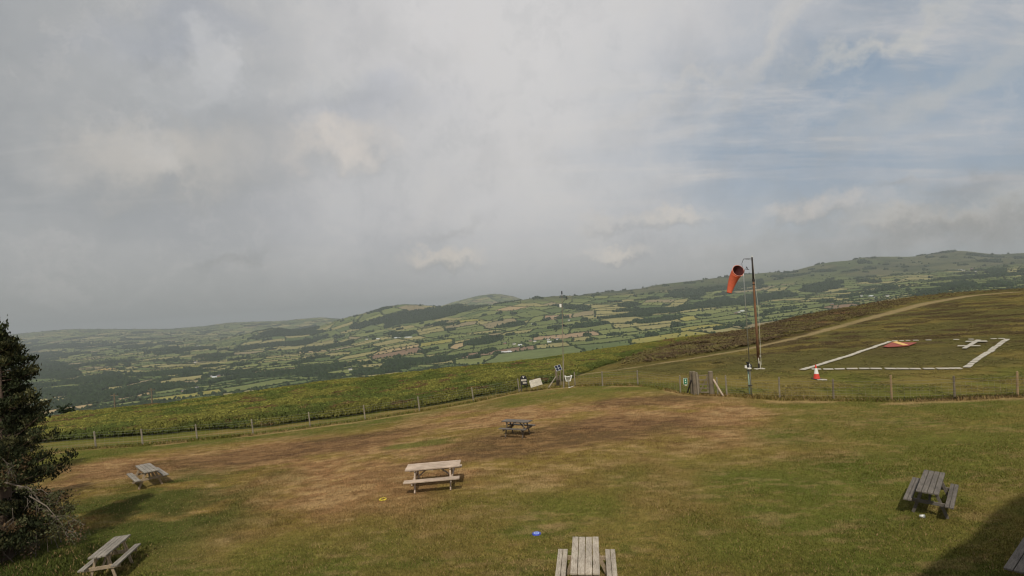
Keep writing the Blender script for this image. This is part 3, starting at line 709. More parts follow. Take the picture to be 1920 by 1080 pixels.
for n, i in enumerate(big):
    o = bpy.data.objects.new('field_tree', vt[n % 6]); COL.objects.link(o)
    o.location = (x[i], y[i], z[i]); s = sz[i]; o.scale = (s, s, s * rng.uniform(.8, 1.1)); o.rotation_euler[2] = rng.uniform(0, 6.28)
    tag(o, 'round dark green broadleaf tree standing in a field hedge of the valley', 'tree', 'single trees along the valley field hedges')

# ------------------------------------------------------------------ far farmhouses
m_hw = mat_plain('white_render', (.72, .70, .66), .9, namp=.05); m_hr = mat_plain('slate_roof', (.11, .105, .11), .9, namp=.1); m_hb = mat_plain('brick_wall', (.34, .2, .14), .9, namp=.1); m_hg = mat_plain('grey_sheet', (.55, .57, .58), .6, namp=.05); m_win = mat_plain('window_glass', (.03, .035, .04), .2)
def house_mesh(L, Wd, H, RH, wall, roof, wins=True):
    """returns list of (name, builder, material)"""
    w = MB(); w.box((0, 0, H / 2), (L, Wd, H)); 
    for sx in (-1, 1): w.poly([(sx * (L / 2 - .15), -Wd / 2, H), (sx * (L / 2 - .15), Wd / 2, H), (sx * (L / 2 - .15), 0, H + RH)], .3, (1, 0, 0))
    r = MB()
    for sy in (-1, 1):
        a = np.array([0, sy * (Wd / 2 + .3), H - .25]); b = np.array([0, 0, H + RH + .05]); d = b - a; Ls = np.linalg.norm(d); d /= Ls
        x_ = np.array([1., 0, 0]); r.box((a + b) / 2, (L + .6, Ls, .2), np.column_stack([x_, d, np.cross(x_, d)]))
    c = MB(); c.box((L * .35, 0, H + RH + .3), (.9, .9, 1.6))
    g = MB()
    for i in range(3):
        for zz in (1.4, 3.9):
            if zz < H - .6: g.box((-L / 2 + L * (i + .5) / 3, -Wd / 2 - .02, zz), (1.1, .12, 1.2))
    return [('wall', w, wall), ('roof', r, roof)] + ([('chimney', c, wall), ('window', g, m_win)] if wins else [])
HS = [(1067, 601, 'h', 'in the middle of the fields left of the thin mast'), (1000, 608, 'w', ''), (955, 659, 'h', ''), (1030, 642, 'w', ''), (1045, 637, 'h', ''), (1003, 641, 'h', ''), (995, 640, 'b', ''), (964, 646, 'h', ''), (947, 645, 'b', ''), (1028, 638, 'h', ''),
      (1227, 587, 'h', ''), (1291, 571, 'h', ''), (1386, 586, 'h', ''), (1392, 584, 'w', ''), (1380, 588, 'b', ''), (657, 642, 'h', ''), (688, 637, 'h', ''), (709, 636, 'w', ''), (657, 694, 'h', ''), (366, 680, 'h', ''), (370, 729, 'h', ''), (395, 707, 'h', ''), (402, 708, 'w', ''), (410, 706, 'b', ''), (420, 704, 'h', ''), (438, 707, 'h', ''), (144, 735, 'h', ''), (345, 735, 'b', ''), (372, 650, 'w', ''),
      (1615, 556, 'h', ''), (1633, 556, 'w', ''), (1642, 559, 'h', ''), (1664, 556, 'h', ''), (1807, 508, 'h', ''), (1830, 510, 'h', ''), (1800, 507, 'w', ''), (1822, 505, 'b', ''), (1815, 511, 'h', ''), (745, 634, 's', ''), (766, 633, 's', ''), (950, 661, 's', ''), (975, 648, 'w', ''), (1560, 572, 'b', '')]
wordk = {'h': 'white farmhouse', 'w': 'pale grey barn', 'b': 'reddish brick farmhouse', 's': 'long low white farm shed'}
protos = {}
def place_house(px, py, kind, label, grp):
    p = at(px, py, dmax=5000)
    if p is None or p[1] < 900: print('house miss', px, py); return
    root = empty({'h': 'farmhouse', 'w': 'barn', 'b': 'brick_farmhouse', 's': 'farm_shed'}[kind], (0, 0, 0))
    if kind not in protos:
        pr = {'h': (15, 8, 6.0, 3.5, m_hw, m_hr), 'w': (22, 11, 5, 2.5, m_hg, m_hg, False), 'b': (16, 9, 6.0, 3.5, m_hb, m_hr), 's': (55, 18, 4.5, 2.2, m_hw, m_hg, False)}[kind]
        protos[kind] = [b.build(n, m_) for n, b, m_ in house_mesh(*pr)]
        for q in protos[kind]: q.parent = root
    else:
        for q in protos[kind]:
            c = q.copy(); COL.objects.link(c); c.parent = root
    root.location = (p[0], p[1], terrain(p[:1], p[1:2])[0] - .3); root.rotation_euler[2] = rng.uniform(-.7, .7)
    s = max(1.0, p[1] / 3600); root.scale = (s, s, s)
    tag(root, label, {'h': 'farmhouse', 'w': 'barn', 'b': 'farmhouse', 's': 'shed'}[kind], grp)
for px, py, k, _ in HS:
    side = 'far left part' if px < 500 else ('left middle part' if px < 900 else ('middle part, near the thin mast,' if px < 1150 else ('part behind the windsock' if px < 1500 else 'upper right part')))
    side = side.replace('part, near the thin mast,', 'part') if k == 's' else side
    place_house(px, py, k, f'tiny {wordk[k]} in the {side} of the valley', f'{wordk[k].split(" with")[0]}s in the {side} of the valley')

# ------------------------------------------------------------------ bracken, heather, grass
def fronds(n_pl, x, y, z, h, spread, nfr, wid, col, name, mat, droop=.35, seg=2):
    """plants of several arching fronds each"""
    n = len(x); N_ = n * nfr
    px = np.repeat(x, nfr); py = np.repeat(y, nfr); pz = np.repeat(z, nfr); hh = np.repeat(h, nfr) * rng.uniform(.6, 1.1, N_)
    a = rng.uniform(0, 6.283, N_); sp = spread * rng.uniform(.5, 1.2, N_) * np.repeat(h, nfr)
    dx, dy = np.cos(a), np.sin(a); w = wid * rng.uniform(.6, 1.2, N_) * np.repeat(h, nfr)
    pts = []
    for t, k, ww in ((.25, .55, .3), (.65, 1.0, 1.0), (1.0, 1.0 - droop, .15)):
        cx, cy, cz = px + dx * sp * t, py + dy * sp * t, pz + hh * k
        for s in (-1, 1): pts.append(np.stack([cx - dy * w * ww * s, cy + dx * w * ww * s, cz - w * ww * .3 * rng.random(N_)], -1))
    V = np.stack(pts, 1)  # N,6,3
    b = (np.arange(N_) * 6)[:, None]
    Fc = np.concatenate([b + np.array([0, 1, 3, 2]), b + np.array([2, 3, 5, 4])])
    C_ = np.repeat(np.repeat(col, nfr, 0)[:, None], 6, 1) * rng.uniform(.75, 1.25, (N_, 1, 1))
    me = mesh_np(name, V.reshape(-1, 3), Fc, C_.reshape(-1, 3)); return new_obj(name, me, mat)
def mat_leaf(name, tr=.25):
    m = mat_attr(name, .8, [(0, 0)], 0, 1, .15); N, L = m.node_tree.nodes, m.node_tree.links
    b = N['Principled BSDF']; outn = N['Material Output']; t = N.new('ShaderNodeBsdfTranslucent'); mx = N.new('ShaderNodeMixShader'); mx.inputs[0].default_value = tr
    L.new(b.inputs['Base Color'].links[0].from_socket, t.inputs[0]); L.new(b.outputs[0], mx.inputs[1]); L.new(t.outputs[0], mx.inputs[2]); L.new(mx.outputs[0], outn.inputs[0])
    return m
m_leaf = mat_leaf('leafy_green'); m_heath = mat_leaf('heather_stems', .1)
px_ = rng.uniform(-100, 1450, 300000); D_ = rng.uniform(36, 100, 300000) ; x = (px_ - 960) / F * D_; y = D_
Dsk = np.interp(px_, SK[:, 0], SK[:, 2]); kk = (D_ < Dsk + 5) & (rng.random(300000) < bracken_mask(x, y)) & (rng.random(300000) < D_ / 100)
x, y, px_, D_ = x[kk], y[kk], px_[kk], D_[kk]; print('bracken plants', len(x))
if len(x) > 60000: x, y, px_, D_ = x[:60000], y[:60000], px_[:60000], D_[:60000]
z = terrain(x, y); nn = fbm(x, y, 3.0, 4, 401); n5 = fbm(x, y, 12, 3, 402)
col = lerp(np.array([.088, .108, .024]), np.array([.160, .155, .034]), sst(nn, .38, .6)); col = lerp(col, np.array([.13, .082, .035]), sst(fbm(x, y, 2, 4, 403), .66, .74) * .9)
bb = beyond_fence(x, y); col = col * np.interp(bb, [2, 7, 9], [.72, .8, 1.0])[:, None] * 1.0
edg = np.interp(px_, [0, 300, 700, 950, 1050, 1130, 1250, 1400], [6.5, 5.0, 3.2, 2.5, 5, 22, 46, 70])
hgt = (.40 + .40 * nn + .25 * n5) * np.interp(px_, [900, 1150, 1400], [1, .75, .45]) * np.interp(bb - edg, [-1.2, 2.5], [.30, 1])
col = col * np.exp(rng.normal(0, .25, (len(x), 1)))
o = fronds(0, x, y, z, hgt, .55, 6, .15, col, 'bracken', m_leaf); tag(o, 'dense yellow-green bracken beyond the wire fence', 'bracken', kind='stuff')
# heather and rough moor tufts
px_ = rng.uniform(1000, 2100, 260000); D_ = np.exp(rng.uniform(math.log(44), math.log(158), 260000)); x = (px_ - 960) / F * D_; y = D_
Dsk = np.interp(px_, SK[:, 0], SK[:, 2]); pdist, pw = path_dist(x, y)
above = y - np.interp(px_, 960 + F * PW[:, 0] / PW[:, 1], PW[:, 1])
hm = np.where(above > 0, sst(fbm(x, y, 7, 3, 501), .25, .42) * sst(above, 2, 6) * np.interp(px_, [1150, 1300, 1560, 1700], [0, 1, .8, .15]), sst(fbm(x * .6, y, 2.6, 4, 52), .49, .60) * sst(y, 44, 56) * sst(px_, 1380, 1550) * .8)
QP = [at(1495, 697), at(1820, 696), at(1905, 633), at(1655, 637)]
def in_pad(x, y):
    r = np.ones(x.shape, bool)
    for i in range(4):
        a, b = QP[i], QP[(i + 1) % 4]; r &= ((b[0] - a[0]) * (y - a[1]) - (b[1] - a[1]) * (x - a[0])) > 0
    return r
kk = (D_ < Dsk + 3) & ~in_pad(x, y) & (pdist > pw * .8 + .6) & (rng.random(260000) < hm * .42); x, y, px_ = x[kk], y[kk], px_[kk]; ab = above[kk]; print('heather', len(x))
x, y, px_, ab = x[:52000], y[:52000], px_[:52000], ab[:52000]
z = terrain(x, y); nn = fbm(x, y, 2.2, 3, 505)
col = lerp(np.array([.090, .062, .030]), np.array([.135, .112, .038]), sst(nn, .4, .62))
hgt = np.where(ab > 0, rng.uniform(.22, .45, len(x)), rng.uniform(.08, .18, len(x)))
o = fronds(0, x, y, z, hgt, .9, 5, .30, col, 'heather', m_heath, .2); tag(o, 'low brown heather clumps on the moor beyond the track', 'heather', kind='stuff')
# grass blades on the lawn and long grass along the fence foot
def grass(n, dens, name, label, hf):
    px_ = rng.uniform(-60, 1980, n); D_ = np.exp(rng.uniform(math.log(10.0), math.log(48), n)); x = (px_ - 960) / F * D_; y = D_
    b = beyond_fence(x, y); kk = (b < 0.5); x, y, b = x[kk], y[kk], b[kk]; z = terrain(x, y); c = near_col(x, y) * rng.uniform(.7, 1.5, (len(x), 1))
    st = rng.random(len(x)) < .08; c[st] = G_STRAW * 1.0
    h = hf(x, y, b, len(x)); a = rng.uniform(0, 6.28, len(x)); w = h * .22; le = rng.normal(0, .5, (len(x), 2)) * h[:, None]
    dx, dy = np.cos(a) * w, np.sin(a) * w
    V = np.stack([np.stack([x - dx, y - dy, z - .005], -1), np.stack([x + dx, y + dy, z - .005], -1), np.stack([x + le[:, 0], y + le[:, 1], z + h], -1)], 1)
    me = mesh_np(name, V.reshape(-1, 3), np.arange(len(x) * 3).reshape(-1, 3), np.repeat(c, 3, 0)); o = new_obj(name, me, m_leaf); tag(o, label, 'grass', kind='stuff')
def hf(x, y, b, n):
    nn = fbm(x, y, 1.5, 3, 601); h = rng.uniform(.02, .05, n) * (.6 + nn)
    return h * np.where(np.abs(b + .1) < .5, 3.6, 1.0) * (1 + 1.5 * ell(x, y, 130, 1060, 2.0, 1.2, 0, .8, 1, 77))
grass(700000, 1, 'lawn_grass', 'short green and straw-coloured grass of the lawn inside the fence', hf)

def moor_grass(n):
    px_ = rng.uniform(880, 2000, n); D_ = np.exp(rng.uniform(math.log(28.0), math.log(155), n)); x = (px_ - 960) / F * D_; y = D_
    pd, pw = path_dist(x, y); b = beyond_fence(x, y); cl = fbm(x, y, .9, 3, 701)
    kk = (b > .4) & (pd > pw * .5) & (rng.random(n) < sst(cl, .42, .62)) & (rng.random(n) > bracken_mask(x, y)) & ~(in_pad(x, y) & (rng.random(n) < .35))
    x, y, px_ = x[kk], y[kk], px_[kk]; z = terrain(x, y); g = near_col(x, y) * np.exp(rng.normal(.05, .3, (len(x), 1)))
    st = rng.random(len(x)) < .10; g[st] = np.array([.21, .16, .07])
    fronds(0, x, y, z, rng.uniform(.04, .10, len(x)) * np.interp(y, [30, 120], [.8, 1.6]), 1.1, 3, .45, g, 'moor_grass', m_heath, .1)
    tag(bpy.data.objects['moor_grass'], 'short rough tufted grass of the open moor beyond the fence', 'grass', kind='stuff')
moor_grass(230000)

# ------------------------------------------------------------------ picnic tables
def picnic_table(p0, p1, label, top, seat, frame, wid=1.0, hgt=1.0, scl=None, grp='wooden picnic tables on the lawn', h0=0.75, slack=False, center=None, ang=None, mount=None):
    """p0, p1: the middles of the two short ends of the table top, as seen"""
    if center is None:
        a, b = at(*p0, h0), at(*p1, h0); d = (b - a)[:2]; L = np.linalg.norm(d); c = (a + b)[:2] / 2; yaw = math.atan2(d[1], d[0]) - math.pi / 2
        print('TBL', label[:30], 'length', round(L, 2), 'centre', c.round(2))
        s = (scl if scl else L / 1.8)
    else: c, yaw, s = np.array(center), ang, scl
    root = empty('picnic_table', (c[0], c[1], zt(c[0], c[1]) + .0), yaw)
    # lie with the slope of the ground
    e = .5; gx = (zt(c[0] + e, c[1]) - zt(c[0] - e, c[1])) / (2 * e); gy = (zt(c[0], c[1] + e) - zt(c[0], c[1] - e)) / (2 * e)
    nrm = Vector((-gx, -gy, 1)).normalized(); q = Vector((0, 0, 1)).rotation_difference(nrm); root.rotation_mode = 'QUATERNION'
    from mathutils import Quaternion
    root.rotation_quaternion = q @ Quaternion((0, 0, 1), yaw)
    root.scale = (s * wid, s, hgt)
    tag(root, label, 'picnic table', grp)
    L2 = .9; rr = np.random.default_rng(int(abs(c[0] * 100)))
    t = MB(); n = 4; pw = .160
    for i in range(n): t.box(((i - 1.5) * (pw + .018), rr.uniform(-.008, .008), .73 + rr.uniform(-.002, .002)), (pw, 2 * L2, .042), bev=.005)
    t.build('tabletop', top, root)
    for sx in (-1, 1):
        m_ = MB()
        for i in (-.5, .5): m_.box((sx * .63 + i * .135, rr.uniform(-.008, .008), .44), (.123, 2 * L2, .042), bev=.005)
        m_.build('seat', seat, root)
    for sy in (-1, 1):
        yb = sy * .58
        b = MB(); b.box((0, yb, .685), (.66, .045, .09 - .045), bev=.004); b.build('top_batten', frame, root)
        b = MB(); b.box((0, yb + sy * .047, .375), (1.46, .045, .09), bev=.004); b.build('seat_beam', frame, root)
        for sx in (-1, 1):
            b = MB(); b.beam((sx * .53, yb, 0.0), (sx * .21, yb, .66), .10, .045, up=(0, 1, 0), bev=.004)
            # beam width lies across the table's length
            b.build('leg', frame, root)
        b = MB(); b.beam((0, yb - sy * .03, .36), (0, sy * .14, .70), .07, .04, bev=.003); b.build('brace', frame, root)
    b = MB(); b.box((0, 0, .685), (.66, .045, .045), bev=.004); b.build('top_batten', frame, root)
    return root
T = picnic_table
T((182, 1043), (230.5, 1003.4), 'weathered grey-brown picnic table at the bottom left beside the tree shade', M['grey'], M['grey'], M['frame'], wid=.82)
T((284.6, 881.5), (266.7, 868.7), 'small grey picnic table seen end-on, upper left near the wire fence', M['grey'], M['grey'], M['frame'], wid=.60, hgt=.95)
T((762, 876.7), (863, 867.7), 'pale bleached picnic table seen side-on in the middle of the lawn', M['pink'], M['pink'], M['pink'])
cD = at(969, 788.5, .75)
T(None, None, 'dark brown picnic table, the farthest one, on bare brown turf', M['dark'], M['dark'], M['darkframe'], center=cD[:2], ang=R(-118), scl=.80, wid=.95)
T((1097, 1075), (1098, 1006), 'pale grey picnic table pointing at the viewer at the bottom edge', M['pale'], M['pale'], M['frame'])
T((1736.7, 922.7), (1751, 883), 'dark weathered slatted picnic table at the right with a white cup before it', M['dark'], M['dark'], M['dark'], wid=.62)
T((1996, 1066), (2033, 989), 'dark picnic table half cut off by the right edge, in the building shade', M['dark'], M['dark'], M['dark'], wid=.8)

# ------------------------------------------------------------------ small things on the lawn
def on_ground(px, py): p = at(px, py); return (p[0], p[1], p[2])
p = on_ground(1006, 1001); r_ = empty('frisbee', p); tag(r_, 'blue flying disc with pale ring print lying on the grass', 'frisbee')
b = MB(); b.lathe([(0.0, .022), (.10, .024), (.118, .018), (.128, .004), (.126, 0.0), (.115, .010), (0, .014)], 28); b.build('disc', M['blue'], r_, True)
b = MB(); b.lathe([(.050, .0265), (.078, .0268), (.078, .0245), (.050, .0245), (.050, .0265)], 28); b.lathe([(.0, .0265), (.026, .0265), (.026, .0235)], 20)
b.build('ring_print', M['lblue'], r_)
p = on_ground(718, 936.5); b = MB(); n = 24; b.lathe([(.085, .02), (.10, .028), (.118, .022), (.128, .008), (.125, .0), (.10, .004), (.085, .02)], n)
o = b.build('ring_frisbee', M['yellow'], None, True); o.location = p; tag(o, 'yellow throwing ring lying on the grass left of the pale table', 'throwing ring')
p = on_ground(1729, 971); r_ = empty('cup', (p[0], p[1], p[2] + .045), .6); r_.rotation_euler[0] = 1.35; tag(r_, 'white cup lying on the grass in front of the dark right-hand table', 'cup')
b = MB(); b.lathe([(0, -.05), (.036, -.05), (.048, .06), (.045, .06), (.034, -.045), (0, -.045)], 20); b.build('body', M['white'], r_, True)
b = MB(); b.lathe([(.0505, .052), (.052, .066), (.0, .068)], 20); b.build('lid', M['steel'], r_, True)

# ------------------------------------------------------------------ fences
def fence_run(pts, label, hs=1.15, mats=None, leans=None, end_h=None):
    root = empty('wire_fence', tuple(pts[0])); tag(root, label, 'fence'); o0 = np.array(pts[0])
    tops = []
    for i, p in enumerate(pts):
        h = (hs[i] if isinstance(hs, (list, tuple)) else hs) ; r_ = np.random.default_rng(i * 7 + int(abs(p[0]) * 10)); q = np.array(p) - o0
        dx, dy = (r_.uniform(-.03, .03), r_.uniform(-.03, .03)) if leans is None else leans[i]
        b = MB(); rad = r_.uniform(.045, .055); b.tube([q + [0, 0, -.15], q + [dx * .5, dy * .5, h * .5], q + [dx, dy, h - .02], q + [dx, dy, h]], [rad * 1.05, rad, rad * .95, rad * .7], 8)
        m_ = M['post'] if mats is None or mats[i] is None else mats[i]
        b.build('post', m_, root); tops.append((q, np.array([dx, dy, h])))
    w = MB()
    for i in range(len(pts) - 1):
        (a, ta), (c, tc) = tops[i], tops[i + 1]; L = np.linalg.norm(c - a)
        for k, hh in enumerate((.06, .2, .34, .5, .68, .88)): w.tube([a + [0, -.055, hh], (a + c) / 2 + [0, -.055, hh + (zt(*(o0 + (a + c) / 2)[:2]) - (o0 + (a + c) / 2)[2])], c + [0, -.055, hh]], .0028 if k < 5 else .004, 3, False)
        w.tube([a + [0, -.055, 1.06], (a + c) / 2 + [0, -.055, 1.03], c + [0, -.055, 1.06]], .004, 3, False)
        m_ = int(L / .28)
        for k in range(1, m_): 
            s = a + (c - a) * k / m_; g = zt(*(o0 + s)[:2]) - o0[2]; w.tube([np.array([s[0], s[1] - .055, g + .05]), np.array([s[0], s[1] - .055, g + .88])], .0022, 3, False)
    w.build('wire_mesh', M['wire'], root)
    return root
fence_run([FW[i] for i in range(0, 10)], 'wire mesh fence on thin posts running along the lawn below the bracken slope', 1.12, leans=[(-.09, 0)] * 10)
mid = [at(974, 735), at(1052, 722), at(1078.5, 724), at(1130, 724), at(1196, 722), at(1276, 736), at(1296, 738)]
mid[0] = FW[9] + np.array([.18, .1, 0]); mid[0][2] = zt(*mid[0][:2])
fence_run(mid[:], 'short wire fence stretch between the mast corner and the wooden gate', [1.1, 1.35, 1.15, 1.15, 1.1, 1.15, 1.1])
rt = [at(1346, 739), at(1363, 741)] + [FW[i] for i in range(16, 23)]
fence_run(rt, 'wire fence on spaced posts right of the gate, before the white-edged landing square', [1.1, 1.25, 1.28, 1.15, 1.38, 1.22, 1.30, 1.25, 1.25], mats=[None, None, M['post'], M['oldpost'], M['tanpost'], M['oldpost'], M['tanpost'], None, None], leans=[(0, 0), (0, 0), (0.05, 0), (0.05, 0), (.06, 0), (.06, 0), (.10, 0), (.1, 0), (.1, 0)])
# corner strainer with strut
p = at(1046, 724); r_ = empty('corner_post', tuple(p)); tag(r_, 'stout leaning corner post with a diagonal strut and solar panel beside the mast', 'fence post')
b = MB(); b.tube([(0, 0, -.2), (-.05, 0, .8), (-.10, 0, 1.35)], [.1, .095, .085], 10); b.build('post', M['oldpost'], r_)
a = at(1027, 729) - p; b = MB(); b.tube([a, (-.08, 0, .85)], [.055, .05], 8); b.build('strut', M['post'], r_)
b = MB(); b.tube([(.05, .05, -.1), (.20, .03, .9)], .06, 8); b.build('prop', M['oldpost'], r_)

# ------------------------------------------------------------------ the gate
D_g = at(1330, 740)[1]
ga, gb = at(1304, 740), at(1335, 740); gd = (gb - ga); gl = np.linalg.norm(gd[:2]); yaw = math.atan2(gd[1], gd[0])
r_ = empty('wooden_gate', tuple(ga), yaw); tag(r_, 'narrow weathered wooden field gate between two thick round posts', 'gate'); dz = gd[2]
b = MB(); b.tube([(0, 0, -.2), (.0, 0, .8), (-.01, 0, 1.5), (-.01, 0, 1.52)], [.135, .125, .12, .10], 12); b.build('gate_post', M['oldpost'], r_)
b = MB(); b.tube([(gl, 0, dz - .2), (gl, 0, .8), (gl, 0, 1.5), (gl, 0, 1.53)], [.155, .15, .15, .12], 12); b.build('gate_post', M['oldpost'], r_)
b = MB(); b.tube([(-.2, .22, -.2), (-.21, .22, 1.50)], [.085, .08], 8); b.build('back_post', M['oldpost'], r_)
b = MB(); b.tube([(.19, -.02, -.2), (.17, -.02, 1.46)], [.065, .06], 8); b.build('hinge_post', M['post'], r_)
b = MB()
for k, hh in enumerate((.16, .42, .68, .96, 1.26)): b.box(((.22 + gl - .15) / 2, 0, hh), (gl - .38, .03, .075 if k < 4 else .05))
b.build('bar', M['oldpost'], r_)
for ch in [q for q in bpy.data.objects if q.parent == r_ and q.name.startswith('bar')]: ch.name = 'gate_bars'
b = MB(); b.beam((.28, -.035, .15), (gl - .2, -.035, 1.2), .03, .06); b.build('gate_brace', M['oldpost'], r_)
for xx in (.27, gl - .22):
    b = MB(); b.box((xx, .032, .70), (.07, .03, 1.2)); b.build('gate_stile', M['oldpost'], r_)
b = MB(); b.box((.02, 0, 0), (.01, .01, .01))
a = at(1288, 737); s_ = empty('gate_strut', tuple(a)); tag(s_, 'dark timber prop leaning against the left gate post', 'strut')
top = ga + np.array([-.17, .1, .95]) - a; b = MB(); b.tube([(0, 0, -.05), tuple(top)], .05, 8); b.build('prop', M['tar'], s_)
a = at(1357, 743); s_ = empty('gate_strut', tuple(a)); tag(s_, 'pale bleached timber prop leaning against the right gate post', 'strut')
top = gb + np.array([.12, -.1, 1.0]) - a; b = MB(); b.tube([(0, 0, -.05), tuple(top)], .06, 8); b.build('prop', M['pink'], s_)

# helpers for flat facing boards
def board_axes(yaw): return np.array([math.cos(yaw), math.sin(yaw), 0]), np.array([math.sin(yaw), -math.cos(yaw), 0])
# green sign
p = at(1286, 737); r_ = empty('green_sign', tuple(p)); tag(r_, 'small green sign with white figure symbols on the wires left of the gate', 'sign')
b = MB(); b.box((0, -.08, .80), (.27, .012, .42), bev=.004); b.build('border', M['white'], r_)
b = MB(); b.box((0, -.092, .80), (.235, .010, .385)); b.build('face', M['greenpl'], r_)
b = MB(); b.lathe([(0, .92), (.022, .935), (0, .955)], 10, (0, -.10, 0)); b.poly([(-.04, -.10, .905), (.045, -.10, .895), (.02, -.10, .82), (-.025, -.10, .83)], .006, (0, 1, 0)); b.poly([(-.03, -.10, .75), (.03, -.10, .765), (.055, -.10, .70), (.0, -.10, .685), (-.05, -.10, .70)], .006, (0, 1, 0)); b.build('symbol', M['white'], r_)
b = MB(); b.box((0.02, -.08, .54), (.16, .01, .07)); b.build('lower_plate', M['dirtywhite'], r_)
# black rounded sign
p = at(983, 735); r_ = empty('black_sign', tuple(p), -.05); tag(r_, 'black round-topped notice board with white emblem and bands of print on the fence', 'sign')
out = [(-.30, 0, .62), (.33, 0, .50), (.30, 0, 1.1)] ; arc = [(.27 * math.cos(t), 0, 1.15 + .22 * math.sin(t)) for t in np.linspace(0.1, math.pi - .1, 10)]
b = MB(); b.poly([(-.26, 0, .60), (.30, 0, .55)] + [(q[0] + .0, 0, q[2]) for q in arc], .03, (0, 1, 0)); b.build('board', M['black'], r_)
b = MB(); b.poly([(-.10, -.02, 1.27), (.10, -.02, 1.27), (.03, -.02, 1.20), (.0, -.02, 1.12), (-.03, -.02, 1.20)], .006, (0, 1, 0)); b.build('emblem', M['white'], r_)
b = MB(); b.box((.02, -.02, .985), (.44, .006, .10)); b.box((.08, -.02, .745), (.30, .006, .09), bev=0); b.box((.0, -.02, .865), (.36, .006, .012)); b.build('print_bands', M['dirtywhite'], r_)
for xx in (-.2, .24): b = MB(); b.tube([(xx, .03, -.1), (xx, .03, .8)], .02, 6); b.build('leg', M['black'], r_)
# white board
p = at(1003, 733.5); r_ = empty('notice_board', tuple(p), .0); tag(r_, 'blank off-white rectangular board tilted on two thin stakes by the fence', 'notice board')
k = p[1] / F; cs = [(993 - 1003, 733.5 - 713.5), (1014.5 - 1003, 733.5 - 709), (1018 - 1003, 733.5 - 721.5), (996 - 1003, 733.5 - 726.5)]
b = MB(); b.poly([(q[0] * k, -.05, q[1] * k) for q in cs], .03, (0, 1, 0)); b.build('board', M['dirtywhite'], r_)
for xx in (-.32, .22): b = MB(); b.tube([(xx, 0, -.1), (xx, 0, .5)], .018, 6); b.build('leg', M['oldpost'], r_)
# tapered white frame with net
p = at(1067, 726); r_ = empty('net_frame', tuple(p)); tag(r_, 'white tapered open frame with netting hung beside the mast', 'frame'); k = p[1] / F
q = [(-6.5, 22), (-4.6, 11.5), (2.6, 11.5), (6.5, 22)]; q = [np.array([a * k, -.05, b_ * k]) for a, b_ in q]
b = MB(); b.tube(q, .045, 6); b.tube([q[0], q[0] + np.array([3.2 * k, 0, -2.4 * k]), q[3] + np.array([-3.2 * k, 0, -1.6 * k]), q[3]], .03, 6); b.build('frame', M['white'], r_)
b = MB()
for t in np.linspace(.1, .9, 7): b.tube([q[1] * (1 - t) + q[2] * t + np.array([0, .02, 0]), (q[0] * (1 - t) + q[3] * t) + np.array([0, .02, -1.8 * k])], .008, 4, False)
for t in np.linspace(.2, .8, 4): b.tube([q[1] * (1 - t) + q[0] * t, q[2] * (1 - t) + q[3] * t + np.array([0, 0, -.02])], .008, 4, False)
b.build('netting', M['net'], r_)
b = MB(); b.tube([(0, 0, -.1), (0, 0, 11.5 * k)], .025, 6); b.build('stake', M['steel'], r_)
p = at(1071, 727); b = MB(); b.poly([(-.25, 0, .02), (.22, .12, .10), (.24, .0, .13), (-.15, -.12, .04)], .02, (0, 0, 1)); o = b.build('white_board', M['white']); o.location = tuple(p); tag(o, 'small white sheet lying on the grass at the foot of the fence', 'board')

# ------------------------------------------------------------------ mast
p = at(1057, 728); r_ = empty('mast', tuple(p)); tag(r_, 'tall thin weather mast with small instruments beside the fence corner', 'mast'); D = p[1]
tp = atD(1053.5, 549, D) - p
def on(t): return tp * t
b = MB(); b.tube([(0, 0, -.1), tuple(on(.28))], .055, 8); b.tube([tuple(on(.279)), tuple(on(.75)), tuple(on(1.0))], [.038, .03, .026], 8); b.build('pole', M['post'], r_)
b = MB(); b.tube([tuple(on(.985)), tuple(on(1.0) + [0, 0, .14])], .05, 8); b.build('top_sensor', M['black'], r_)
q = on(.935); b = MB(); b.tube([tuple(q + [0, 0, -.3]), tuple(q + [.28, 0, -.02])], .014, 6); b.tube([tuple(q + [.36, 0, -.1]), tuple(q + [.36, 0, .16])], .014, 6); b.box(tuple(q + [.36, 0, -.02]), (.28, .04, .05)); b.lathe([(0, .0), (.05, .03), (.05, .08), (0, .11)], 8, tuple(q + [.36, 0, .08])); b.build('anemometer', M['black'], r_)
q = on(.865); b = MB(); b.box(tuple(q + [-.14, -.05, 0]), (.16, .14, .26), bev=.01); b.build('instrument_box', M['white'], r_)
q = on(.66); b = MB(); b.box(tuple(q + [.10, -.03, 0]), (.14, .12, .14), bev=.02); b.build('camera_housing', M['black'], r_)
# solar panel on its own bracket
p = at(1048, 727); k = p[1] / F; r_ = empty('solar_panel', tuple(p)); tag(r_, 'small tilted solar panel with dark cells in a pale frame on the corner post', 'solar panel')
c = np.array([1.0 * k, -.12, 37 * k]); ux = np.array([.97, .1, .22]); ux /= np.linalg.norm(ux); uy = np.array([.28, .72, .62]); uy -= ux * (uy @ ux); uy /= np.linalg.norm(uy); un = np.cross(ux, uy)
A_ = np.column_stack([ux, uy, un]); b = MB(); b.box(c, (.50, .62, .03), A_); b.build('panel_frame', M['steel'], r_)
b = MB()
for sx in (-1, 1):
    for sy in (-1, 1): b.box(c + ux * sx * .118 + uy * sy * .148 + un * .02, (.20, .26, .01), A_)
b.build('cells', M['panel'], r_)
b = MB(); b.tube([(0, 0, 1.25), tuple(c - un * .02)], .03, 6); b.build('bracket', M['steel'], r_)

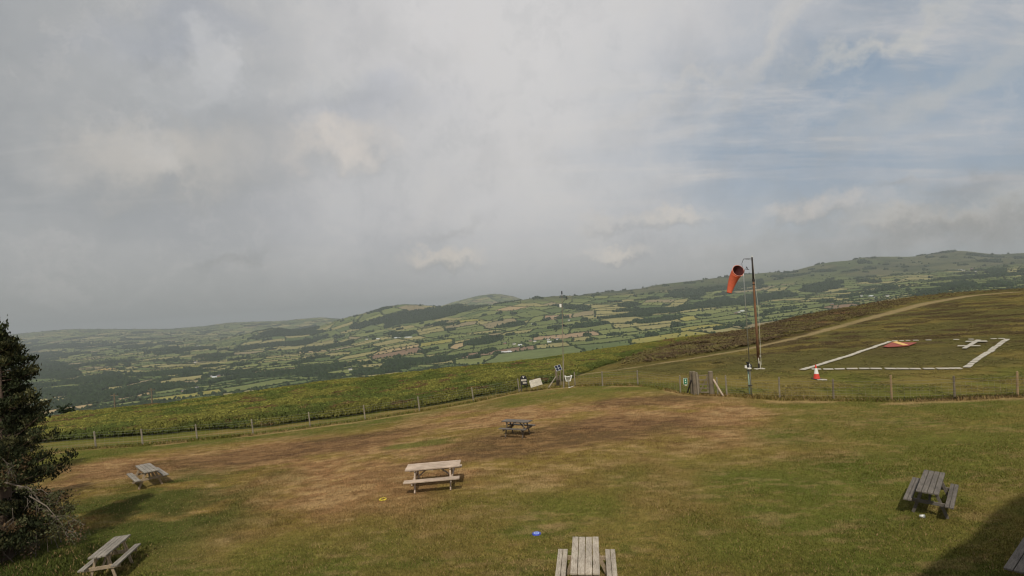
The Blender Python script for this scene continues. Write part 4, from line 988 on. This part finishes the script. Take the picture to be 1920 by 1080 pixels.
# ------------------------------------------------------------------ windsock on the wooden pole
p = at(1423, 691); D = p[1]; k = D / F; print('sock depth', D)
r_ = empty('windsock_pole', tuple(p)); tag(r_, 'tall brown wooden pole with a dark top and bracket holding the windsock', 'pole')
tp = atD(1410, 482, D) - p
b = MB(); b.tube([tp * .0, tp * .05, tp * .1], [.07, .07, .07], 10); b.build('tarred_foot', M['tar'], r_)
b = MB(); b.tube([tp * .085, tp * .4, tp * .7, tp * .795], [.115, .10, .088, .082], 12); b.build('shaft', M['polewood'], r_, True)
b = MB(); b.tube([tp * .795, tp * .9, tp * .985, tp], [.081, .075, .065, .055], 12); b.build('dark_top', M['tar'], r_, True)
b = MB(); b.tube([tp * .78, tp * .80], .12, 12); b.tube([tp * .75, tp * .757], .12, 12); b.build('clamp_band', M['tar'], r_)
b = MB(); b.lathe([(.0, .0), (.055, .02), (.055, .09), (0, .12)], 10, tuple(tp)); b.build('cap', M['white'], r_)
j = atD(1394, 485.5, D) - p; j2 = atD(1391, 494, D) - p
b = MB(); b.tube([atD(1409.5, 484, D) - p, j], .02, 6); b.tube([atD(1410, 487.5, D) - p, j], .016, 6); b.tube([j, j2], .022, 6); b.build('bracket', M['tar'], r_)
b = MB(); b.beam((-.02, -.13, .45), (-.03, -.12, .95), .05, .06); b.beam((.10, -.12, .05), (.08, -.12, .65), .03, .04); b.build('foot_brackets', M['dirtywhite'], r_)
b = MB(); b.tube([atD(1421.5, 668, D) - p + [-.12, -.2, 0], atD(1421.5, 668, D) - p + [.1, -.15, 0.02]], .06, 6); b.build('cleat', M['dirtywhite'], r_)
b = MB(); b.tube([(.2, -.05, .3), tp * .5 + np.array([.28, 0, 0]), tp * .97 + np.array([.06, 0, 0])], .014, 5); b.build('halyard', M['net'], r_)
q = at(1423, 692); b = MB(); b.box((0, 0, .03), (.78, .5, .07), bev=.015); o = b.build('base_slab', M['slab']); o.location = (q[0], q[1] - .1, q[2]); o.rotation_euler[1] = -.02; tag(o, 'pale flat concrete slab at the foot of the windsock pole', 'slab')
# the sock
mc = atD(1384.5, 507.5, D); r_ = empty('windsock', tuple(mc)); tag(r_, 'orange-red drooping windsock with a dark open mouth facing the viewer', 'windsock')
te = atD(1371.5, 549, D) - mc
n = 28; prof = []
to_cam = np.array([0, 0, CAMZ]) - mc; to_cam /= np.linalg.norm(to_cam)
axis0 = np.array([-.10, .90, -.32]); axis0 /= np.linalg.norm(axis0)
R0 = .515
def ring(c, ax, rad, hint=np.array([1., 0, 0]), sq=1.0):
    u = hint - ax * (hint @ ax); u /= np.linalg.norm(u); w = np.cross(ax, u)
    return [c + rad * (u * math.cos(2 * math.pi * k_ / n) + w * math.sin(2 * math.pi * k_ / n) * sq) for k_ in range(n)]
ts = np.linspace(0, 1, 16); ctr = []
for t in ts:
    out_ = .55 * (1 - (1 - t) ** 2.2)                      # goes away from the mouth first, then hangs
    ctr.append(np.array([te[0] * (t ** .95), out_, te[2] * (t ** 1.15)]))
rings_ = []
for i, t in enumerate(ts):
    tg = ctr[min(i + 1, 15)] - ctr[max(i - 1, 0)]; tg /= np.linalg.norm(tg)
    w_ = sst(np.array(t), 0, .30); ax = axis0 * (1 - w_) + tg * w_; ax /= np.linalg.norm(ax)
    rad = (R0 * (1 - t) + .21 * t) * (1 + .012 * math.sin(t * 40)); rings_.append(ring(ctr[i], ax, rad, sq=1 - .12 * t))
def skin(rg, name, mat, inset=0.0):
    b = MB(); b.v = [q for r__ in rg for q in r__]
    for i in range(len(rg) - 1):
        for k_ in range(n):
            k2 = (k_ + 1) % n; b.f.append((i * n + k_, i * n + k2, (i + 1) * n + k2, (i + 1) * n + k_)); b.mi.append(0)
    return b.build(name, mat, r_, True)
skin(rings_, 'sleeve', M['orange'])
skin([[c_ * 1.0 + (q - c_) * .965 + np.array([0, .004, 0]) for q in rr_] for rr_, c_ in zip(rings_, ctr)], 'shaded_inside', M['maroon'])  # inner skin of the sleeve, painted darker as if in shade
b = MB(); b.tube(rings_[0] + [rings_[0][0]], .022, 8, False); b.build('hoop', M['rim'], r_, True)
b = MB(); h = j2 + p - mc
for k_ in (3, 8, 22, 27)[:]: b.tube([tuple(h), tuple(rings_[0][k_])], .006, 4, False)
b.build('bridle', M['tar'], r_)

# ------------------------------------------------------------------ grey instrument pole inside the fence
p = at(1409, 742); D = p[1]; k = D / F; r_ = empty('instrument_pole', tuple(p)); tag(r_, 'tall grey steel pole with anemometer on top and white box low down', 'pole')
tp = atD(1394, 513, D) - p
b = MB(); b.tube([(0, 0, -.2), tuple(tp * .25), tuple(tp * .26)], .034, 10); b.tube([tuple(tp * .255), tuple(tp * .97), tuple(tp)], [.030, .026, .02], 10); b.build('pole', M['steel'], r_, True)
a0 = at(1405.5, 742) - p; a1 = atD(1402.5, 686, D) - p; b = MB(); b.tube([tuple(a0 + [0, 0, -.2]), tuple(a1)], .045, 10); b.build('support_pole', M['greensteel'], r_, True)
for t in (.085, .205): b = MB(); b.box(tuple(tp * t + [-.05, -.02, 0]), (.26, .09, .05)); b.build('clamp', M['tar'], r_)
b = MB(); b.tube([tuple(tp * .975), tuple(atD(1396, 506, D) - p), tuple(atD(1399.5, 503, D) - p)], .014, 6); q = atD(1401, 503.5, D) - p
b.tube([q + [-.07, 0, .12], q + [.02, 0, .02]], .028, 6); b.tube([q + [-.05, 0, -.05], q + [.11, 0, -.06]], .02, 6); b.tube([q + [0, 0, .02], q + [0, 0, -.05]], .02, 6); b.build('anemometer', M['black'], r_)
q = atD(1402.5, 687, D) - p; b = MB(); b.box(tuple(q + [.03, -.1, .02]), (.26, .2, .22), bev=.02); b.build('box', M['black'], r_)
b = MB(); b.box(tuple(q + [-.01, -.13, -.10]), (.22, .22, .09), bev=.01); b.tube([q + [-.20, -.12, -.08], q + [-.19, -.12, .08]], .065, 10); b.box(tuple(q + [.03, -.21, .05]), (.12, .02, .03)); b.build('white_cover', M['white'], r_)
b = MB(); b.lathe([(.03, .10), (.12, .28), (.11, .28), (.02, .12)], 12, tuple(q + [-.02, -.05, 0])); b.build('rain_funnel', M['black'], r_)

# ------------------------------------------------------------------ traffic cone
p = at(1531.5, 711); k = p[1] / F; s = 27 * k / 1.0; r_ = empty('traffic_cone', tuple(p)); tag(r_, 'red and white traffic cone standing at the corner of the landing square', 'traffic cone'); r_.scale = (s, s, s)
b = MB(); b.box((0, 0, .03), (.50, .50, .06), bev=.02); b.build('base', M['black'], r_)
b = MB(); b.lathe([(.21, .06), (.20, .10), (.145, .38)], 24); b.lathe([(.07, .76), (.035, .98), (.02, 1.0), (0, 1.0)], 24); b.build('cone', M['cone'], r_, True)
b = MB(); b.lathe([(.146, .38), (.071, .76)], 24); b.build('reflective_sleeve', M['white'], r_, True)
p = at(1541.5, 713); b = MB(); b.box((0, 0, .03), (.55, .36, .06), bev=.015); o = b.build('paving_slab', M['slab']); o.location = tuple(p); tag(o, 'single loose pale slab beside the traffic cone', 'slab')

# ------------------------------------------------------------------ white slabs of the landing square
def slab_row(pa, pb, n, w, label, grp, seed, skip=(), gap=.10, mat='slab', name='edging_slab', ext=0):
    a, c = at(*pa), at(*pb); d = (c - a)[:2]; L = np.linalg.norm(d); d /= L; yaw = math.atan2(d[1], d[0]); r__ = np.random.default_rng(seed); sl = L / n
    for i in range(n):
        if i in skip: continue
        q = a[:2] + d * sl * (i + .5) + r__.normal(0, .03, 2)
        b = MB(); ww = w * r__.uniform(.88, 1.08); b.box((0, 0, .03), (sl - gap * r__.uniform(.6, 1.6), ww, .06), bev=.012)
        o = b.build(name, M[mat]); e = sl / 2
        z0, z1 = zt(*(q - d * e)), zt(*(q + d * e)); o.location = (q[0], q[1], (z0 + z1) / 2 + .05); o.rotation_euler = (0, -math.atan2(z1 - z0, 2 * e), yaw + r__.normal(0, .015))
        tag(o, label, 'slab', grp)
slab_row((1520, 694), (1806, 692.5), 12, .50, 'white painted slab in the near edge of the landing square', 'white slabs along the near edge of the square', 1)
slab_row((1503, 695), (1668, 641.5), 14, .40, 'white painted slab in the long left edge of the landing square', 'white slabs along the left edge of the square', 2, gap=.07)
slab_row((1808, 691), (1890, 637), 15, .40, 'greyish white slab in the worn right edge of the landing square', 'white slabs along the right edge of the square', 3, gap=.34)
slab_row((1672, 640.5), (1885, 636), 16, .42, 'faint partly overgrown slab in the far edge of the landing square', 'white slabs along the far edge of the square', 4, skip=(4, 6, 7, 8, 10, 12, 13), gap=.15)
# the red diamond panel with a yellow bar
def ground_poly(pts, name, mat, th, lift, label, cat, parent=None, org=None):
    w = [at(*q) for q in pts]; c = np.mean(w, 0) if org is None else org; b = MB(); b.poly([tuple(q - c + [0, 0, lift]) for q in w], th, (0, 0, 1))
    o = b.build(name, mat, parent)
    if parent is None: o.location = tuple(c); tag(o, label, cat)
    return o, c
c = at(1687, 647.5); rt_ = empty('signal_panel', tuple(c)); tag(rt_, 'red square ground signal panel with a yellow diagonal bar in the landing square', 'ground marking')
ground_poly([(1656, 652), (1673, 643.6), (1719, 644.6), (1703, 650.6), (1664, 653)], 'red_board', M['redslab'], .05, .12, '', '', rt_, c)
ground_poly([(1673, 644.3), (1681, 642.9), (1703, 649.4), (1693, 650.4)], 'yellow_bar', M['yellowslab'], .03, .17, '', '', rt_, c)
c = at(1818, 648); rt_ = empty('dumbbell_marking', tuple(c)); tag(rt_, 'white double-cross ground marking made of a bar and two cross pieces', 'ground marking')
ground_poly([(1804, 655.5), (1812, 655.8), (1840, 639.8), (1831, 639.3)], 'long_bar', M['slab'], .05, .13, '', '', rt_, c)
ground_poly([(1795, 651.8), (1839, 651.5), (1837, 650.4), (1797, 650.6)], 'cross_bar', M['slab'], .05, .15, '', '', rt_, c)
ground_poly([(1810, 643.6), (1852, 643.2), (1850, 641.6), (1812, 642.2)], 'cross_bar', M['slab'], .05, .15, '', '', rt_, c)

# ------------------------------------------------------------------ power poles and sapling on the slope edge
for (px, pyt, pyb, xb, lb) in ((283.5, 728, 765, 286, 'short wooden power pole rising behind the bracken, the right-hand one'), (214, 738, 776, 216, 'short wooden power pole with a bushy dark top behind the bracken, the left-hand one')):
    D = 84; a, t_ = atD(xb, pyb, D), atD(px, pyt, D); g = zt(a[0], a[1]); a[2] = g
    r_ = empty('power_pole', tuple(a)); tag(r_, lb, 'pole'); b = MB(); b.tube([(0, 0, -.3), tuple(t_ - a)], [.13, .10], 8); b.build('shaft', M['oldpost'], r_)
    b = MB(); q = t_ - a; b.beam(q + [-.6, 0, -.3], q + [.6, 0, -.3], .1, .1); b.build('crossarm', M['oldpost'], r_)
    b = MB()
    for xx in (-.5, 0, .5): b.tube([q + [xx, 0, -.25], q + [xx, 0, -.02]], .05, 6)
    b.build('insulators', M['tar'], r_)

# ------------------------------------------------------------------ trees
def leaf_cloud(centres, radii, n_each, size, cols, name, mat, parent, dirs=None, elong=3.0, jitter=.5):
    """many needle or leaf tufts round given centres"""
    Vs, Cs = [], []
    for c, rr_, m_, ci in zip(centres, radii, n_each, cols):
        p = rng.normal(0, .5, (m_, 3)) * rr_ + c; d = rng.normal(0, 1, (m_, 3)); d[:, 2] = np.abs(d[:, 2]) * .9 - .1
        if dirs is not None: d = d * jitter + dirs
        d /= np.linalg.norm(d, axis=1, keepdims=True); s = rng.normal(0, 1, (m_, 3)); s -= d * (s * d).sum(1, keepdims=True); s /= np.linalg.norm(s, axis=1, keepdims=True)
        L = size * rng.uniform(.6, 1.4, (m_, 1)); w = L / elong
        Vs.append(np.stack([p - s * w * .35, p + d * L * .5 - s * w, p + d * L, p + d * L * .5 + s * w], 1)); Cs.append(np.repeat((ci * rng.uniform(.6, 1.5, (m_, 1)))[:, None], 4, 1))
    V = np.concatenate(Vs); C_ = np.concatenate(Cs); Fc = np.arange(len(V) * 4).reshape(-1, 4)
    me = mesh_np(name, V.reshape(-1, 3), Fc, C_.reshape(-1, 3)); return new_obj(name, me, mat, parent)
m_needle = mat_leaf('needles', .15)
m_bark = mat_plain('bark', (.10, .068, .048), .95, 0, 12, .35, .6, 30, stretch=(1, 1, .3)); m_twig = mat_plain('bare_twig', (.13, .105, .08), .9, 0, 15, .3)
def conifer(base, H, spread, label, seed, name='conifer_tree', lean=(0, 0), dens=1.0, bias=None):
    r__ = np.random.default_rng(seed); root = empty(name, tuple(base)); tag(root, label, 'tree')
    b = MB(); tp_ = np.array([lean[0], lean[1], H]); b.tube([(0, 0, -.3), tp_ * .3 + [.06, 0, 0], tp_ * .6, tp_ * .97], [.20, .15, .09, .015], 10); b.build('trunk', m_bark, root, True)
    br = MB(); cen, rad, ne, cols = [], [], [], []
    nb = int(130 * dens)
    for i in range(nb):
        t = .10 + .88 * ((i + r__.random()) / nb) ** 1.25; a = r__.uniform(0, 6.283); L = spread * (1 - t) ** .62 * 1.12 * r__.uniform(.6, 1.12) * (.75 + .25 * min(1, t / .25))
        if bias is not None: L *= 1 + bias[1] * max(0, math.cos(a - bias[0]))
        s = tp_ * t; e = s + np.array([math.cos(a) * L, math.sin(a) * L, L * r__.uniform(.05, .55) if t > .3 else -L * r__.uniform(-.2, .25)]); m_ = (s + e) / 2 + [0, 0, -.08 * L]
        br.tube([s, m_, e], [.04 * (1 - t) + .012, .02, .006], 5, False)
        for k_ in range(7):
            u = .28 + .72 * (k_ + r__.random()) / 7; q = s * (1 - u) ** 2 + m_ * 2 * u * (1 - u) + e * u * u
            side = np.array([-math.sin(a), math.cos(a), 0]) * r__.normal(0, .17 * L * u + .04)
            cen.append(q + side + [0, 0, .05]); rad.append(np.array([.20, .20, .16]) * (0.55 + .55 * (1 - t))); ne.append(int(58 * (1.15 - .5 * t)))
            g = r__.uniform(.6, 1.3); cols.append(np.array([.024, .030, .012]) * g if r__.random() < .66 else np.array([.078, .076, .032]) * g)
    for k_ in range(26):   # upright leading shoots
        t = 1 - .30 * r__.random() ** 2; cen.append(tp_ * t + np.append(r__.normal(0, .10 + .4 * (1 - t), 2), .05)); rad.append(np.array([.05, .05, .26])); ne.append(46); cols.append(np.array([.045, .055, .022]))
    br.build('branches', m_bark, root)
    leaf_cloud(cen, rad, ne, .10, cols, 'crown', m_needle, root, dirs=np.array([0, 0, .8]), elong=5, jitter=.8)
    return root
tb = at(6, 1058); tb = np.array(tb); print('tree base', tb)
H1 = 6.8
root1 = conifer(tb + np.array([-.25, .3, 0]), H1, 1.75, 'big dark conifer at the left edge with a pointed leading shoot', 5, bias=(0.2, .05))
# low dead limbs reaching out over the grass, part of the tree
db = MB(); base = np.array(root1.location)
def limb(pa, pb, D0_, D1_, r0, r1, sub=3, depth=0, bow=.15):
    a, c = atD(*pa, D0_) - base, atD(*pb, D1_) - base; m_ = (a + c) / 2 + np.array([0, 0, bow]); db.tube([a, m_ + rng.normal(0, .05, 3), c], [r0 * .6, (r0 + r1) * .3, r1 * .6], 6)
    return a, m_, c
tips = []
for pa, pb, d0_, d1_, r0, r1 in [((10, 905), (95, 965), 14.2, 13.8, .045, .02), ((40, 918), (68, 926), 14, 13.9, .02, .015), ((55, 930), (118, 985), 13.9, 13.4, .028, .012), ((35, 915), (112, 945), 14, 13.9, .022, .008), ((90, 965), (150, 1012), 13.7, 13.3, .016, .006), ((95, 968), (160, 985), 13.7, 13.4, .014, .005), ((95, 968), (130, 1010), 13.7, 13.4, .012, .005), ((112, 945), (120, 955), 13.9, 13.8, .008, .004), ((5, 860), (14, 905), 14, 14, .02, .012), ((14, 880), (26, 874), 14, 13.9, .014, .008), ((24, 955), (26, 985), 13.9, 13.9, .012, .01), ((85, 928), (112, 932), 13.9, 13.8, .01, .005)]:
    a, m_, c = limb(pa, pb, d0_, d1_, r0, r1); tips.append((a, m_, c))
    for q in range(9):
        u = rng.uniform(.4, 1); s = a * (1 - u) + c * u; e = s + rng.normal(0, .16, 3) + (c - a) * .12; db.tube([s, (s + e) / 2 + rng.normal(0, .02, 3), e], [.007, .005, .002], 4, False)
db.build('dead_limbs', m_twig, root1)
cen, rad, ne, cols = [], [], [], []
for a, m_, c in tips:
    for q in range(5):
        u = rng.uniform(.6, 1.1); cen.append(a * (1 - u) + c * u + rng.normal(0, .10, 3)); rad.append(np.array([.14, .14, .10])); ne.append(34); cols.append(np.array([.085, .088, .04]) if rng.random() < .6 else np.array([.11, .07, .035]))
leaf_cloud(cen, rad, ne, .06, cols, 'sparse_leaves', m_needle, root1, dirs=np.array([0, 0, .5]), elong=3.2, jitter=1)
# a second, broad bushy conifer behind, filling the slope side, and a shrub off the left edge
b2 = at(0, 905); conifer(np.array(b2) + np.array([-.7, 0, 0]), 6.0, 2.3, 'broad bushy conifer standing just behind the pointed one', 9, bias=(0, .1))
b3 = at(-110, 1000); conifer(np.array(b3), 6.8, 2.4, 'dark conifer cut by the left edge of the view beside the pointed one', 13)
# undergrowth at the foot of the trees
cen, rad, ne, cols = [], [], [], []
sb = at(40, 1040); root = empty('undergrowth_shrub', tuple(sb)); tag(root, 'tangled brownish undergrowth shrub at the foot of the big conifer', 'shrub')
st = MB()
for q in range(70):
    o_ = np.append(rng.normal(0, .55, 2) * [1.1, .9], 0) + [-.25, .1, 0]; e = o_ + np.append(rng.normal(0, .25, 2), rng.uniform(.3, 1.3)); st.tube([o_, (o_ + e) / 2 + rng.normal(0, .05, 3), e], [.012, .009, .003], 4, False)
    for u in (.5, .8, 1.0): cen.append(o_ * (1 - u) + e * u); rad.append(np.array([.16, .16, .14])); ne.append(26); cols.append(np.array([.045, .045, .02]) if q % 3 else np.array([.075, .05, .03]))
st.build('stem_tangle', m_twig, root); leaf_cloud(cen, rad, ne, .06, cols, 'foliage', m_needle, root, elong=2.6)
# sapling at the edge of the slope
D = 66; a = atD(120, 787, D); a[2] = zt(a[0], a[1]); root = empty('sapling', tuple(a)); tag(root, 'small dark sapling sticking up out of the bracken against a tan field', 'sapling')
st = MB(); cen, rad, ne, cols = [], [], [], []
Hs = (atD(121, 764, D) - a)[2]
st.tube([(0, 0, -.1), (0.1, 0, Hs)], [.05, .012], 6)
for q in range(12):
    u = rng.uniform(.35, 1); s = np.array([.1 * u, 0, Hs * u]); e = s + np.append(rng.normal(0, .45, 2), rng.uniform(.1, .5)); st.tube([s, e], [.02, .006], 4, False); cen += [e, (s + e) / 2]; rad += [np.array([.2, .2, .15])] * 2; ne += [40, 30]; cols += [np.array([.03, .045, .02])] * 2
st.build('stem', m_bark, root); leaf_cloud(cen, rad, ne, .13, cols, 'crown', m_needle, root, elong=2)

# ------------------------------------------------------------------ the building on the right whose shade falls over the corner of the lawn
prof = [(8.2, 4.3), (9.6, 5.5), (10.9, 6.45), (12.8, 8.3), (15.4, 10.2), (18.5, 11.4), (22, 11.8), (25.5, 11.4), (29, 10.0), (32, 7.5), (34, 4.0)]
root = empty('hangar', (21.3, -5, zt(21.3, 5) - .3)); tag(root, 'large curved-roof hangar beside the lawn, just outside the right of the view', 'building')
yf, yb = 12.8, -14.0; z0 = 0
def hp(x_, y_, z_): return (x_ - 21.3, y_, z_ + .3)
b = MB(); b.poly([hp(8.2, yf - .1, 0)] + [hp(x_, yf - .1, z_ - .1) for x_, z_ in prof] + [hp(34, yf - .1, 0)], .2, (0, 1, 0)); b.poly([hp(8.2, yb + .1, 0)] + [hp(x_, yb + .1, z_ - .1) for x_, z_ in prof] + [hp(34, yb + .1, 0)], .2, (0, 1, 0))
b.box(hp(8.32, (yf + yb) / 2, 1.95), (.18, yf - yb - .5, 3.9)); b.box(hp(33.9, (yf + yb) / 2, 1.95), (.18, yf - yb - .5, 3.9)); b.build('wall', mat_plain('green_sheet_wall', (.16, .2, .15), .7), root)
b = MB(); nP = len(prof)
for yy in (yf + .1, yb - .1):
    for x_, z_ in prof: b.v.append(np.array(hp(x_, yy, z_)))
    for x_, z_ in prof: b.v.append(np.array(hp(x_, yy, z_ + .15)))
for i in range(nP - 1):
    for o_ in (0, nP): b.f.append((o_ + i, o_ + i + 1, 2 * nP + o_ + i + 1, 2 * nP + o_ + i)); b.mi.append(0)
    for o_ in (0, 2 * nP): b.f.append((o_ + i, o_ + i + 1, o_ + nP + i + 1, o_ + nP + i)); b.mi.append(0)
b.build('roof', mat_plain('sheet_roof', (.3, .31, .3), .6, .2), root)
b = MB()
b.box(hp(21.3, yf + .12, 2.6), (9, .12, 5.2)); b.build('hangar_door', mat_plain('door_sheet', (.3, .32, .3), .6), root)

# ------------------------------------------------------------------ haze
hz = MB(); hz.box((0, 8000, -50), (64000, 70000, 1100)); o = hz.build('haze', None)
m = bpy.data.materials.new('haze'); m.use_nodes = True; N, L = m.node_tree.nodes, m.node_tree.links
N.remove(N['Principled BSDF']); v = N.new('ShaderNodeVolumePrincipled'); v.inputs['Density'].default_value = 6.8e-5; v.inputs['Color'].default_value = (.62, .675, .71, 1); v.inputs['Anisotropy'].default_value = 0.0
L.new(v.outputs[0], N['Material Output'].inputs['Volume']); o.data.materials.clear(); o.data.materials.append(m); tag(o, 'thin pale haze over the valley', 'haze', kind='stuff')
